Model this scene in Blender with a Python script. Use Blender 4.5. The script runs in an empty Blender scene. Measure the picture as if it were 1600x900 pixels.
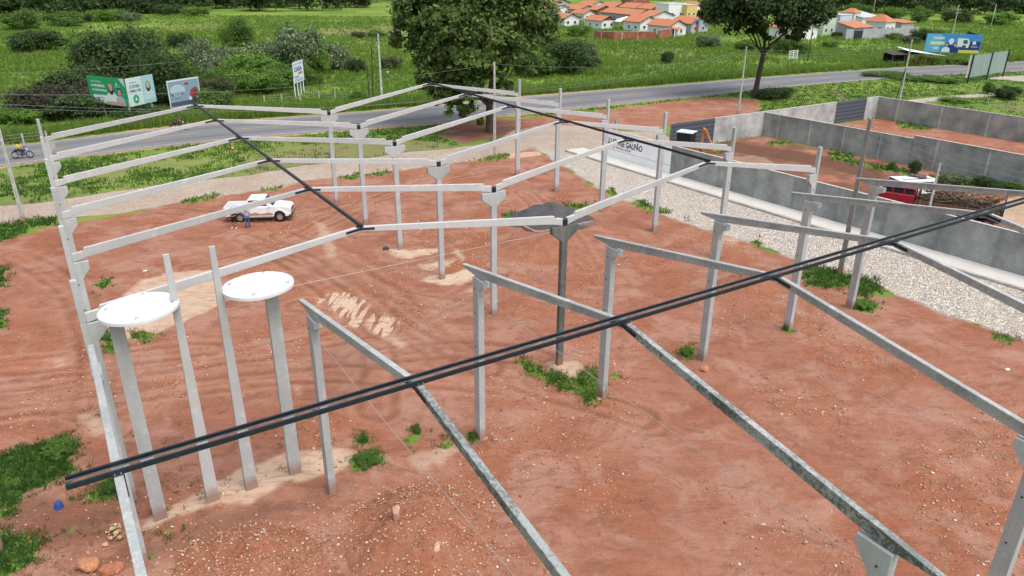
import bpy, bmesh, math, random
import numpy as np
from mathutils import Matrix, Vector

C = bpy.context.scene.collection
sc = bpy.context.scene
R = math.radians
# ------------------------------------------------------------------ camera
CAM_H = 19.6
F_PX, PITCH, ROLL, YAW = 1154.5, R(23.496), R(0.377), R(32.348)
cam = bpy.data.cameras.new('camera')
cam.sensor_width = 36.0
cam.lens = F_PX / 1600 * 36
cam.clip_start, cam.clip_end = 0.3, 6000
co = bpy.data.objects.new('camera', cam)
co.matrix_world = Matrix.Translation((0, 0, CAM_H)) @ Matrix.Rotation(math.pi/2 - PITCH, 4, 'X') @ Matrix.Rotation(ROLL, 4, 'Z')
C.objects.link(co)
sc.camera = co
# ------------------------------------------------------------------ sky and sun (bright overcast)
SUN_EL, SUN_AZ = R(64), R(135)          # azimuth clockwise from +Y
w = bpy.data.worlds.new('World'); sc.world = w; w.use_nodes = True
nt = w.node_tree; nt.nodes.clear()
sky = nt.nodes.new('ShaderNodeTexSky'); sky.sky_type = 'NISHITA'; sky.sun_disc = False
sky.sun_elevation = SUN_EL; sky.sun_rotation = SUN_AZ
sky.air_density = 1.0; sky.dust_density = 4.0; sky.ozone_density = 1.0
hs = nt.nodes.new('ShaderNodeHueSaturation'); hs.inputs['Saturation'].default_value = 0.55
bg = nt.nodes.new('ShaderNodeBackground'); bg.inputs['Strength'].default_value = 0.15
ow = nt.nodes.new('ShaderNodeOutputWorld')
nt.links.new(sky.outputs[0], hs.inputs['Color']); nt.links.new(hs.outputs[0], bg.inputs['Color']); nt.links.new(bg.outputs[0], ow.inputs['Surface'])
sl = bpy.data.lights.new('sun', 'SUN'); sl.energy = 1.15; sl.angle = R(35); sl.color = (1.0, 0.965, 0.92)
so = bpy.data.objects.new('sun', sl)
sdir = Vector((math.sin(SUN_AZ)*math.cos(SUN_EL), math.cos(SUN_AZ)*math.cos(SUN_EL), math.sin(SUN_EL)))
so.rotation_euler = sdir.to_track_quat('Z', 'Y').to_euler(); so.location = (20, -20, 60)
C.objects.link(so)
vs = sc.view_settings
vs.view_transform = 'Standard'; vs.look = 'None'; vs.gamma = 1.0; vs.use_curve_mapping = False
vs.exposure = 0.70

# ------------------------------------------------------------------ survey helpers
def G(x, y, z=0.0):
    """photo pixel (1600x900) -> world point on the level z"""
    c, s = math.cos(ROLL), math.sin(ROLL); dx, dy = x-800, y-450
    a = c*dx+s*dy; b = -s*dx+c*dy
    d = (a/F_PX, math.cos(PITCH)-b/F_PX*math.sin(PITCH), -math.sin(PITCH)-b/F_PX*math.cos(PITCH))
    t = (z-CAM_H)/d[2]
    return (d[0]*t, d[1]*t)
CY, SY = math.cos(YAW), math.sin(YAW)
def W(u, v, z=0.0):                     # building grid -> world
    return Vector((CY*u-SY*v, SY*u+CY*v, z))
def pxm(Y, z=0): return F_PX/(Y*math.cos(PITCH)+(CAM_H-z)*math.sin(PITCH))   # photo px per metre at depth Y

# ------------------------------------------------------------------ noise (numpy value noise)
_rs = np.random.RandomState(7)
_T = _rs.rand(256, 256)
def vnoise(x, y):
    xi = np.floor(x).astype(int); yi = np.floor(y).astype(int)
    fx = x-xi; fy = y-yi; fx = fx*fx*(3-2*fx); fy = fy*fy*(3-2*fy)
    a = _T[xi % 256, yi % 256]; b = _T[(xi+1) % 256, yi % 256]; c = _T[xi % 256, (yi+1) % 256]; d = _T[(xi+1) % 256, (yi+1) % 256]
    return (a*(1-fx)+b*fx)*(1-fy)+(c*(1-fx)+d*fx)*fy
def fbm(x, y, o=4):
    x = np.asarray(x, float); y = np.asarray(y, float); s = 0; a = 0.5
    for k in range(o):
        s = s+a*(vnoise(x*2**k+17.3*k, y*2**k+5.1*k)-0.5); a *= 0.5
    return s                              # about -0.5 .. 0.5
def sdist(px, py, poly):
    """signed distance to polygon, positive inside"""
    px = np.asarray(px, float); py = np.asarray(py, float)
    n = len(poly); d2 = np.full(px.shape, 1e18); ins = np.zeros(px.shape, bool)
    for i in range(n):
        x0, y0 = poly[i]; x1, y1 = poly[(i+1) % n]
        ex, ey = x1-x0, y1-y0; L = ex*ex+ey*ey+1e-12
        t = np.clip(((px-x0)*ex+(py-y0)*ey)/L, 0, 1)
        d2 = np.minimum(d2, (px-x0-t*ex)**2+(py-y0-t*ey)**2)
        if abs(ey) > 1e-9:
            cnd = ((y0 > py) != (y1 > py)) & (px < ex*(py-y0)/ey+x0)
            ins ^= cnd
    d = np.sqrt(d2)
    return np.where(ins, d, -d)
def sstep(a, b, x):
    t = np.clip((x-a)/(b-a), 0, 1); return t*t*(3-2*t)

# ------------------------------------------------------------------ mesh helpers
class MB:
    def __init__(s): s.v = []; s.f = []; s.m = []
    def add(s, vs_, fs, mi=0):
        o = len(s.v); s.v += [tuple(p) for p in vs_]; s.f += [tuple(i+o for i in f) for f in fs]; s.m += [mi]*len(fs); return s
    def box(s, c, d, rz=0.0, mi=0, M=None):
        x, y, z = d[0]/2, d[1]/2, d[2]/2
        P = [(-x,-y,-z),(x,-y,-z),(x,y,-z),(-x,y,-z),(-x,-y,z),(x,-y,z),(x,y,z),(-x,y,z)]
        m = Matrix.Translation(c) @ Matrix.Rotation(rz, 4, 'Z')
        if M is not None: m = Matrix.Translation(c) @ M
        return s.add([m @ Vector(p) for p in P], [(3,2,1,0),(4,5,6,7),(0,1,5,4),(1,2,6,5),(2,3,7,6),(3,0,4,7)], mi)
    def bbox(s, a, b, mi=0):
        return s.box([(a[i]+b[i])/2 for i in range(3)], [abs(b[i]-a[i]) for i in range(3)], 0, mi)
    def prism(s, poly, axis, a, b, mi=0):
        """poly 2D ccw extruded along axis 'x','y','z' from a to b"""
        n = len(poly)
        def p3(q, t): return {'x': (t, q[0], q[1]), 'y': (q[0], t, q[1]), 'z': (q[0], q[1], t)}[axis]
        V = [p3(q, a) for q in poly]+[p3(q, b) for q in poly]
        F = [tuple(range(n)), tuple(range(2*n-1, n-1, -1))]+[(i, i+n, (i+1) % n+n, (i+1) % n) for i in range(n)]
        return s.add(V, F, mi)
    def tube(s, pts, r, n=8, mi=0, cap=True):
        pts = [Vector(p) for p in pts]; k = len(pts)
        rr = r if isinstance(r, (list, tuple)) else [r]*k
        V = []; F = []
        ref = None
        for i in range(k):
            d = (pts[min(i+1, k-1)]-pts[max(i-1, 0)])
            if d.length < 1e-9: d = Vector((0, 0, 1))
            d.normalize()
            if ref is None:
                ref = Vector((1, 0, 0)) if abs(d.x) < 0.8 else Vector((0, 1, 0))
            a = d.cross(ref).normalized(); b = d.cross(a); ref = b.cross(d) if False else ref
            for j in range(n):
                t = 2*math.pi*j/n
                V.append(pts[i]+(a*math.cos(t)+b*math.sin(t))*rr[i])
        for i in range(k-1):
            for j in range(n):
                F.append((i*n+j, i*n+(j+1) % n, (i+1)*n+(j+1) % n, (i+1)*n+j))
        if cap and n > 2:
            F.append(tuple(range(n-1, -1, -1))); F.append(tuple((k-1)*n+j for j in range(n)))
        return s.add(V, F, mi)
    def lathe(s, prof, n=16, c=(0,0,0), mi=0, M=None, cap=True):
        """prof list of (r,z), around z"""
        V = []; F = []; k = len(prof)
        m = Matrix.Translation(c) @ (M if M is not None else Matrix.Identity(4))
        for r, z in prof:
            for j in range(n):
                t = 2*math.pi*j/n; V.append(m @ Vector((r*math.cos(t), r*math.sin(t), z)))
        for i in range(k-1):
            for j in range(n): F.append((i*n+j, i*n+(j+1) % n, (i+1)*n+(j+1) % n, (i+1)*n+j))
        if cap: F.append(tuple(range(n-1, -1, -1))); F.append(tuple((k-1)*n+j for j in range(n)))
        return s.add(V, F, mi)
    def ell(s, c, r, n=10, k=6, mi=0):
        return s.lathe([(max(1e-3, math.sin(math.pi*i/k)), -math.cos(math.pi*i/k)) for i in range(k+1)], n, c, mi, Matrix.Diagonal((r[0], r[1], r[2], 1)))
    def build(s, name, mats, parent=None, smooth=False, loc=None, rz=0.0, bevel=0.0):
        me = bpy.data.meshes.new(name); me.from_pydata(s.v, [], s.f)
        if not isinstance(mats, (list, tuple)): mats = [mats]
        for m in mats: me.materials.append(m)
        if len(mats) > 1: me.polygons.foreach_set('material_index', s.m)
        bm = bmesh.new(); bm.from_mesh(me); bmesh.ops.recalc_face_normals(bm, faces=bm.faces[:]); bm.to_mesh(me); bm.free()
        if smooth: me.polygons.foreach_set('use_smooth', [True]*len(me.polygons))
        me.update()
        o = bpy.data.objects.new(name, me); C.objects.link(o)
        if parent is not None: o.parent = parent
        if loc is not None: o.location = loc
        o.rotation_euler = (0, 0, rz)
        if bevel:
            b = o.modifiers.new('bevel', 'BEVEL'); b.width = bevel; b.segments = 1; b.limit_method = 'ANGLE'; b.angle_limit = R(50)
        return o
def npmesh(name, verts, faces, mats, parent=None, smooth=False, loc=None):
    """verts (n,3), faces (m,k) numpy"""
    me = bpy.data.meshes.new(name)
    verts = np.asarray(verts, np.float32); faces = np.asarray(faces, np.int32)
    m, k = faces.shape
    me.vertices.add(len(verts)); me.vertices.foreach_set('co', verts.ravel())
    me.loops.add(m*k); me.loops.foreach_set('vertex_index', faces.ravel())
    me.polygons.add(m); me.polygons.foreach_set('loop_start', np.arange(0, m*k, k, dtype=np.int32))
    try: me.polygons.foreach_set('loop_total', np.full(m, k, np.int32))
    except Exception: pass
    me.update(calc_edges=True); me.validate()
    for q in (mats if isinstance(mats, (list, tuple)) else [mats]): me.materials.append(q)
    if smooth: me.polygons.foreach_set('use_smooth', [True]*m)
    o = bpy.data.objects.new(name, me); C.objects.link(o)
    if parent is not None: o.parent = parent
    if loc is not None: o.location = loc
    return o
def tag(o, label=None, cat=None, group=None, kind=None):
    if label: o['label'] = label
    if cat: o['category'] = cat
    if group: o['group'] = group
    if kind: o['kind'] = kind
    elif label: o['kind'] = 'thing'
    return o
def thing(name, label, cat, loc=(0,0,0), rz=0.0, group=None):
    o = bpy.data.objects.new(name, None); o.empty_display_size = 0.3; C.objects.link(o)
    o.location = loc; o.rotation_euler = (0, 0, rz)
    return tag(o, label, cat, group)
def dup(root, loc=None, rz=None, label=None, scale=None, group=None):
    r = root.copy(); C.objects.link(r)
    if loc is not None: r.location = loc
    if rz is not None: r.rotation_euler = (0, 0, rz)
    if scale is not None: r.scale = scale if isinstance(scale, (tuple, list)) else (scale,)*3
    if label: r['label'] = label
    if group: r['group'] = group
    for ch in list(root.children):
        c = ch.copy(); C.objects.link(c); c.parent = r
        for g in ch.children:
            d = g.copy(); C.objects.link(d); d.parent = c
    return r

# ------------------------------------------------------------------ materials
class N:
    """tiny node-graph helper"""
    def __init__(s, name):
        s.m = bpy.data.materials.new(name); s.m.use_nodes = True; s.t = s.m.node_tree
        s.b = s.t.nodes['Principled BSDF']; s.out = s.t.nodes['Material Output']
        s.b.inputs['Specular IOR Level'].default_value = 0.2
    def new(s, t, **kw):
        n = s.t.nodes.new(t)
        for k, v in kw.items(): setattr(n, k, v)
        return n
    def link(s, a, b): s.t.links.new(a, b)
    def val(s, sock, v):
        if hasattr(v, 'links') or isinstance(v, bpy.types.NodeSocket): s.link(v, sock)
        else:
            if sock.type == 'RGBA' and len(v) == 3: v = (*v, 1)
            sock.default_value = v
    def coord(s, which='Object'): return s.new('ShaderNodeTexCoord').outputs[which]
    def geo(s, which='Position'): return s.new('ShaderNodeNewGeometry').outputs[which]
    def attr(s, name, out='Color'):
        n = s.new('ShaderNodeAttribute'); n.attribute_name = name; return n.outputs[out]
    def mapping(s, vec, scale=(1,1,1), rot=(0,0,0)):
        n = s.new('ShaderNodeMapping'); s.link(vec, n.inputs[0]); n.inputs['Scale'].default_value = scale; n.inputs['Rotation'].default_value = rot; return n.outputs[0]
    def noise(s, vec, scale, detail=4, rough=0.55, dist=0.0, out=0):
        n = s.new('ShaderNodeTexNoise'); s.link(vec, n.inputs['Vector']); n.inputs['Scale'].default_value = scale; n.inputs['Detail'].default_value = detail
        n.inputs['Roughness'].default_value = rough; n.inputs['Distortion'].default_value = dist; return n.outputs[out]
    def vor(s, vec, scale, feature='F1', out='Distance', rand=1.0):
        n = s.new('ShaderNodeTexVoronoi'); n.feature = feature; s.link(vec, n.inputs['Vector']); n.inputs['Scale'].default_value = scale; n.inputs['Randomness'].default_value = rand; return n.outputs[out]
    def ramp(s, fac, stops, interp='LINEAR'):
        n = s.new('ShaderNodeValToRGB'); n.color_ramp.interpolation = interp; e = n.color_ramp.elements
        while len(e) < len(stops): e.new(0.5)
        for q, (p, c) in zip(e, stops):
            q.position = p; q.color = (*c, 1) if isinstance(c, (tuple, list)) else (c, c, c, 1)
        s.link(fac, n.inputs[0]); return n.outputs[0]
    def mix(s, fac, a, b, mode='MIX'):
        n = s.new('ShaderNodeMix'); n.data_type = 'RGBA'; n.blend_type = mode
        s.val(n.inputs[0], fac); s.val(n.inputs[6], a); s.val(n.inputs[7], b); return n.outputs[2]
    def math(s, op, a, b=0.0, clamp=False):
        n = s.new('ShaderNodeMath'); n.operation = op; n.use_clamp = clamp; s.val(n.inputs[0], a); s.val(n.inputs[1], b); return n.outputs[0]
    def sep(s, c):
        n = s.new('ShaderNodeSeparateColor'); s.link(c, n.inputs[0]); return n.outputs
    def bump(s, h, strength=0.5, dist=0.05):
        n = s.new('ShaderNodeBump'); n.inputs['Strength'].default_value = strength; n.inputs['Distance'].default_value = dist; s.link(h, n.inputs['Height'])
        s.link(n.outputs[0], s.b.inputs['Normal']); return n
    def color(s, c): s.val(s.b.inputs['Base Color'], c); return s
    def rough(s, v): s.val(s.b.inputs['Roughness'], v); return s
_simple = {}
def M(name, col, rough=0.6, metal=0.0, var=0.12, scale=3.0, spec=0.3):
    """plain painted / cast surface with slight procedural unevenness"""
    if name in _simple: return _simple[name]
    n = N(name); v = n.coord('Object')
    nz = n.noise(v, scale, 5)
    lo = tuple(c*(1-var) for c in col); hi = tuple(min(1, c*(1+var)) for c in col)
    n.color(n.ramp(nz, [(0.3, lo), (0.7, hi)])); n.rough(rough)
    n.b.inputs['Metallic'].default_value = metal; n.b.inputs['Specular IOR Level'].default_value = spec
    _simple[name] = n.m; return n.m
def concrete(name, base, mould=0.0, streak=0.3):
    n = N(name); v = n.coord('Object'); g = n.geo('Position')
    big = n.noise(g, 0.9, 4); fine = n.noise(v, 14, 5, 0.65); st = n.noise(n.mapping(v, (9, 9, 0.6)), 1.5, 3)
    col = n.mix(big, tuple(c*0.84 for c in base), tuple(min(1, c*1.12) for c in base))
    col = n.mix(n.math('MULTIPLY', n.ramp(st, [(0.45, 0.0), (0.75, 1.0)]), streak), col, tuple(c*0.62 for c in base))
    col = n.mix(n.math('MULTIPLY', n.ramp(fine, [(0.55, 0.0), (0.7, 1.0)]), 0.25), col, tuple(c*0.6 for c in base))
    # horizontal casting joints every 2 m or so
    w = n.new('ShaderNodeSeparateXYZ'); n.link(g, w.inputs[0])
    if mould:
        mm = n.noise(g, 9.0, 7, 0.78); m2 = n.noise(g, 0.8, 3)
        f = n.ramp(n.math('ADD', mm, n.math('MULTIPLY', m2, 0.55)), [(0.70, 0.0), (0.86, 1.0)])
        nrm = n.new('ShaderNodeSeparateXYZ'); n.link(n.geo('Normal'), nrm.inputs[0])
        up = n.ramp(nrm.outputs[2], [(0.2, 0.95), (0.8, 0.75)])
        col = n.mix(n.math('MULTIPLY', n.math('MULTIPLY', f, up), mould), col, (0.07, 0.085, 0.075))
    rnd = n.new('ShaderNodeObjectInfo').outputs['Random']
    col = n.mix(1.0, col, n.ramp(rnd, [(0, 0.84), (1, 1.0)]), 'MULTIPLY')
    # red earth splashed up the feet
    sp = n.ramp(n.math('ADD', w.outputs[2], n.math('MULTIPLY', n.noise(g, 3.5, 4, .7), -0.7)), [(0.0, .75), (.42, 0.0)])
    col = n.mix(sp, col, (.27, .135, .085))
    patch = n.ramp(n.noise(g, 2.1, 3, .5), [(.60, 0.0), (.66, .22)]); col = n.mix(patch, col, tuple(min(1, c*1.35) for c in base))
    n.color(col); n.rough(0.85); n.bump(fine, 0.25, 0.01)
    return n.m
CONC_NEW = concrete('fresh_concrete', (0.50, 0.505, 0.50), 0.0, 0.2)
CONC_COL = concrete('column_concrete', (0.465, 0.485, 0.485), 0.10, 0.28)
CONC_OLD = concrete('weathered_concrete', (0.37, 0.385, 0.375), 0.95, 0.3)
CONC_MID = concrete('lightly_weathered_concrete', (0.43, 0.445, 0.435), 0.38, 0.3)
CONC_GREY = concrete('cement_grey', (0.36, 0.37, 0.375), 0.0, 0.25)
CONC_DARK = concrete('wet_dark_concrete', (0.17, 0.165, 0.16), 0.7, 0.9)
CONC_WHITE = concrete('white_slab', (0.72, 0.76, 0.77), 0.0, 0.05)
STEEL_BLK = M('black_steel', (0.022, 0.026, 0.036), 0.5, 0.3, 0.25, 4, 0.35)
STEEL_NAVY = M('navy_primed_steel', (0.030, 0.040, 0.060), 0.38, 0.55, 0.2, 5, 0.5)
RUST = M('rusty_plate', (0.07, 0.035, 0.025), 0.8, 0.2, 0.5, 12)
WHITE = M('white_paint', (0.75, 0.75, 0.74), 0.4, 0, 0.03)
BLACK = M('black_rubber', (0.02, 0.02, 0.021), 0.75, 0, 0.3, 8)
CHROME = M('light_metal', (0.5, 0.5, 0.5), 0.35, 0.8)
GLASS = M('dark_glass', (0.015, 0.018, 0.022), 0.08, 0, 0.1, 2, 0.6)
WOOD = M('weathered_wood', (0.19, 0.14, 0.10), 0.85, 0, 0.35, 9)
# ================================================================== GROUND
def PX(pts): return [G(*q) for q in pts]
road_up = [(-700,330),(-200,250),(0,229),(70,223),(300,193),(512,179),(650,168),(815,151),(1000,137),(1100,129),(1200,121),(1400,107.5),(1600,98),(1900,86)]
road_lo = [(-700,380),(-200,287),(0,262),(70,251),(300,224),(525,205),(675,194),(887,171),(1125,147),(1200,137.5),(1400,119.5),(1600,109.5),(1900,95)]
P_ROAD = PX(road_up+road_lo[::-1])
P_SITE = PX([(-400,470),(-20,385),(40,366),(95,350),(180,338),(290,313),(345,303),(480,279),(620,263),(760,238),(830,228),(858,245),(885,262),(945,302),(1000,322),(1060,345),(1140,368),(1235,402),(1300,430),(1370,462),(1430,462),(1480,490),(1600,530),(1900,640),(2300,1500),(-1200,1500),(-700,700)])
P_COB = [PX([(-300,420),(-300,345),(0,322),(55,318),(110,309),(200,296),(260,287),(330,280),(400,272),(462,260),(525,253),(575,247),(640,237),(712,231),(770,221),(800,205),(860,193),(905,197),(955,205),(1030,205),(1062,222),(1000,240),(949,247),(880,236),(840,228),(800,240),(770,246),(712,254),(637,264),(575,271),(525,277),(475,282),(430,297),(400,298),(290,314),(200,333),(130,338),(100,344),(0,360)]),
         PX([(820,222),(880,230),(950,250),(1025,277),(1200,332),(1312,362),(1425,399),(1600,447),(1900,545),(1900,640),(1600,532),(1480,492),(1400,460),(1330,432),(1235,402),(1140,369),(1060,346),(1000,322),(945,302),(885,262)])]
P_LOT = PX([(700,196),(760,189),(890,178),(1000,165),(1120,152),(1185,156),(1190,172),(1150,184),(1060,192),(1000,204),(930,203),(860,197),(790,212),(720,226),(690,215)])
P_YARD = [PX([(949,247),(1039,236),(1112,224),(1185,213),(1300,236),(1400,252),(1620,300),(1900,360),(2000,520),(1620,450),(1400,380),(1236,328),(1058,273)]),
          PX([(1185,213),(1300,195),(1370,185),(1500,205),(1600,223),(1900,272),(1900,350),(1620,300),(1400,252)])]
P_PATH = PX([(1400,158),(1440,153),(1500,148.5),(1537,145.5),(1600,139),(1700,132),(1700,138),(1600,146),(1560,150),(1500,154),(1450,159.5),(1440,165),(1400,165)])
P_PATH2 = PX([(1530,122),(1560,119.5),(1620,116),(1700,112),(1700,126),(1620,129),(1590,127)])
P_PATH3 = PX([(1530,86),(1600,91),(1700,96),(1700,99),(1600,94),(1525,89)])
SAND = [  # pale dried clay and puddles
 ([(640,393),(660,386),(690,389),(690,396),(650,402),(625,405),(610,398),(607,390),(625,386)],1.0),
 ([(655,437),(675,430),(700,430),(740,418),(750,432),(722,445),(690,447),(665,441)],1.0),
 ([(655,414),(690,411),(715,409),(700,418),(672,423),(655,420)],.8),
 ([(703,385),(716,395),(727,407),(722,412),(709,400)],.8),
 ([(735,452),(748,446),(748,457),(728,457)],.6),
 ([(150,500),(215,440),(265,425),(330,421),(342,440),(345,478),(300,497),(250,520),(185,530),(150,528)],.85),
 ([(494,470),(520,456),(548,455),(575,470),(580,490),(560,515),(535,505),(510,482)],1.0), ([(570,500),(585,488),(605,492),(628,504),(612,520),(598,528),(574,514)],.95),
 ([(490,345),(510,350),(520,375),(528,400),(515,405),(500,380)],.5),
 ([(85,565),(97,560),(101,570),(92,575)],.7),([(88,460),(95,458),(96,466)],.6),
 ([(350,745),(400,722),(460,706),(540,700),(560,710),(520,745),(440,757),(390,785),(345,785),(300,800),(225,830),(222,815),(300,770)],.85),
 ([(462,605),(470,608),(470,625),(460,627)],.6),
 ([(846,565),(900,565),(918,575),(890,590),(865,580)],.7),
 ([(640,715),(700,690),(720,700),(690,725),(650,735)],.5),
 ([(780,240),(860,235),(865,240),(800,248)],.8),
 ([(1135,360),(1165,368),(1150,385),(1120,378)],.5),
 ([(1100,245),(1180,243),(1240,262),(1180,268)],.3),
 ([(1400,220),(1450,222),(1500,240),(1460,238)],.5),([(1530,330),(1600,300),(1640,330),(1600,365),(1555,345)],.7),
 ([(120,650),(180,640),(190,665),(150,680)],.5),([(600,510),(640,540),(625,545),(590,520)],.6)]
SAND = [(PX(p), a) for p, a in SAND]
STRIPE = [PX(p) for p in ([(494,470),(520,456),(548,455),(575,470),(580,490),(560,515),(535,505),(510,482)], [(570,500),(585,488),(605,492),(628,504),(612,520),(598,528),(574,514)])]
MUD = [(PX(p), a) for p, a in [
 ([(1110,215),(1250,235),(1390,268),(1380,290),(1290,262),(1150,240),(1090,245)],1.0),
 ([(690,208),(800,196),(830,205),(740,225),(700,226)],.55),
 ([(0,780),(60,770),(130,790),(190,770),(200,810),(120,860),(60,850),(0,870)],.6),
 ([(340,800),(460,770),(520,790),(420,820),(350,840),(230,880),(200,860)],.5),
 ([(480,545),(560,520),(600,560),(560,640),(500,660)],.25)]]
GRASS = [  # grass clumps standing in the red earth
 [(-60,395),(8,420),(8,450),(-60,440)],[(-60,470),(8,485),(9,512),(-60,515)],
 [(-100,715),(0,712),(40,697),(75,690),(100,680),(118,690),(113,712),(118,735),(80,760),(40,772),(20,800),(-100,850)],
 [(135,770),(165,745),(178,750),(180,780),(160,785),(138,783)],
 [(-100,850),(15,830),(60,838),(55,870),(30,890),(-60,960)],
 [(162,520),(182,515),(188,535),(190,548),(170,550),(160,535)],[(205,518),(225,515),(245,520),(243,533),(228,535),(205,530)],
 [(630,685),(660,670),(655,690),(640,700)],[(546,720),(560,708),(580,705),(607,715),(606,725),(580,730),(575,737),(550,737)],[(556,683),(575,680),(582,690),(570,700),(557,697)],
 [(728,680),(745,675),(755,690),(742,695)],
 [(806,562),(822,560),(850,575),(880,580),(890,590),(905,588),(912,578),(930,572),(932,600),(940,628),(925,630),(890,612),(860,600),(825,582)],[(955,580),(968,578),(970,592),(955,592)],
 [(1060,548),(1075,540),(1088,540),(1088,557),(1070,562)],
 [(1225,515),(1236,510),(1240,520),(1226,522)],
 [(1253,425),(1262,417),(1290,420),(1330,430),(1365,438),(1372,455),(1355,465),(1330,460),(1325,448),(1290,452),(1260,445)],[(1332,475),(1345,468),(1365,470),(1374,482),(1360,492),(1338,487)],
 [(990,312),(1005,314),(1020,322),(1045,328),(1050,333),(1020,333),(995,322)],[(945,300),(955,295),(968,303),(955,309)],
 [(875,324),(890,318),(925,317),(928,325),(900,330)],[(783,335),(795,330),(815,333),(812,340),(788,341)],
 [(1170,378),(1185,374),(1194,380),(1185,386)],[(1068,340),(1080,345),(1080,350)],
 [(-100,358),(0,352),(35,344),(60,340),(92,342),(92,352),(50,355),(10,375),(-100,390)],
 [(345,306),(330,310),(300,318),(275,318),(300,310),(335,303)],[(530,278),(560,270),(580,273),(550,282)],[(575,272),(600,267),(612,270),(590,276)],[(740,250),(790,240),(798,244),(765,252)],[(405,296),(440,292),(437,297),(410,300)],
 [(680,700),(700,680),(712,690),(695,705)],[(255,830),(275,815),(285,820),(265,838)],[(235,870),(255,860),(255,872),(240,875)],[(110,820),(130,815),(125,830),(108,832)],[(90,840),(110,835),(105,850)],
 [(1548,525),(1560,520),(1590,530),(1570,540)],
 [(150,445),(165,435),(175,440),(160,452)],[(140,460),(150,455),(152,462)],
 [(1295,240),(1330,240),(1340,252),(1420,265),(1440,278),(1380,268),(1300,250)],[(1455,275),(1540,270),(1600,290),(1600,305),(1540,300)],[(1395,192),(1420,188),(1455,198),(1450,204),(1410,200)],[(1105,235),(1130,228),(1125,238)],[(1310,200),(1330,196),(1345,204)],
 [(1200,222),(1235,220),(1240,226),(1205,228)]]
GRASS = [PX(p) for p in GRASS]
DRY = [(PX(p), a) for p, a in [   # brownish dry patches in the grass
 ([(380,250),(480,228),(640,220),(700,222),(700,232),(620,240),(500,256),(400,270)],1.0),
 ([(500,45),(600,42),(640,50),(640,62),(560,62),(500,55)],.9),([(920,80),(1060,75),(1100,90),(1000,95)],.7),([(255,40),(340,38),(345,48),(260,50)],.7),([(10,80),(60,78),(60,85),(10,90)],.8),
 ([(780,55),(860,50),(865,70),(800,75)],.5),([(1550,160),(1650,160),(1650,180),(1560,172)],.7),([(1370,100),(1520,95),(1530,101),(1400,107)],.9),([(560,40),(740,30),(640,80),(540,70)],.4)]]
TRACKS = [PX(p) for p in [
 [(-40,615),(150,592),(300,565),(430,548),(560,522),(700,482),(780,425)], [(-40,645),(200,618),(380,594),(520,578),(640,592),(800,600)],
 [(400,385),(480,420),(580,470),(640,530),(700,560),(800,590),(1000,650)], [(440,368),(520,400),(600,450),(660,505),(690,560)],

 [(300,420),(420,400),(540,330),(660,285),(780,262)], [(20,400),(120,450),(160,560),(140,640)],
 [(880,190),(1000,176),(1150,164)], [(880,185),(1020,182),(1170,170)], [(1110,226),(1250,246),(1390,276),(1500,310)], [(1120,232),(1230,240),(1330,258)], [(1310,200),(1400,218),(1480,238),(1600,262)], [(1320,198),(1420,212),(1560,242)],
 [(470,478),(560,500),(640,540)], [(520,455),(600,520)], [(-40,580),(160,560),(320,545)], [(-40,628),(180,604),(340,580),(500,562)], [(380,372),(470,402),(590,462),(660,520),(760,575)], [(470,380),(560,430),(640,470),(740,480)], [(430,395),(500,440),(560,490),(600,560),(590,640)], [(560,560),(700,545),(840,560)], [(820,300),(880,360),(920,420)], [(260,330),(420,345),(560,320)]]]
def pline(x, y, pts):
    d2 = np.full(np.shape(x), 1e9); lat = np.zeros(np.shape(x))
    for (x0, y0), (x1, y1) in zip(pts[:-1], pts[1:]):
        ex, ey = x1-x0, y1-y0; L = ex*ex+ey*ey; t = np.clip(((x-x0)*ex+(y-y0)*ey)/L, 0, 1); q = (x-x0-t*ex)**2+(y-y0-t*ey)**2
        s = np.sign(ex*(y-y0)-ey*(x-x0)); m = q < d2; d2 = np.where(m, q, d2); lat = np.where(m, s*np.sqrt(q), lat)
    return lat
def densify(pts):
    p = np.array(pts); d = np.r_[0, np.cumsum(np.hypot(*np.diff(p, axis=0).T))]; t = np.linspace(0, d[-1], 24); q = np.stack([np.interp(t, d, p[:, 0]), np.interp(t, d, p[:, 1])], 1)
    for _ in range(5): q[1:-1] = (q[:-2]+2*q[1:-1]+q[2:])/4
    return [tuple(v) for v in q]
TRACKS = [densify(p) for p in TRACKS]
def track_mask(x, y):
    x = np.asarray(x, float); y = np.asarray(y, float); full = np.zeros(x.shape)
    if x.size > 5000:
        b_ = (x > -45) & (x < 75) & (y > 14) & (y < 115)
        if b_.any() and not b_.all():
            full[b_] = track_mask(x[b_], y[b_]); fr = np.zeros(x.shape); fr[b_] = track_mask.rid; track_mask.rid = fr
        if not b_.all(): return full
    out = np.zeros(np.shape(x)); rid_ = np.zeros(np.shape(x)); wob = .5*fbm(x*.35+5, y*.35, 3)
    for k, p in enumerate(TRACKS):
        lat = pline(x, y, p)+wob
        for off in (-.38, -1.2, .38, 1.2): rid_ = np.maximum(rid_, np.exp(-((lat-off)/.17)**2)*.7)
        for off in (-.8, .8): out = np.maximum(out, np.exp(-((lat-off)/.21)**2)*np.clip(.55+1.6*fbm(x*.25+k, y*.25, 2), 0, 1))
    track_mask.rid = rid_
    return out
def sitedist(x, y):
    return sdist(x, y, P_SITE)
HEAPS_LOW = [(G(1165,450), 2.6, .55), (G(840,385), 4.0, .35), (G(800,520), 3.5, .35), (G(700,405), 2.2, .2), (G(420,240), 5, .0), (G(120,400), 3, .25), (G(500,640), 2.5, .2), (G(960,430), 3, .2), (G(800,400), 5, .25)]
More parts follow.
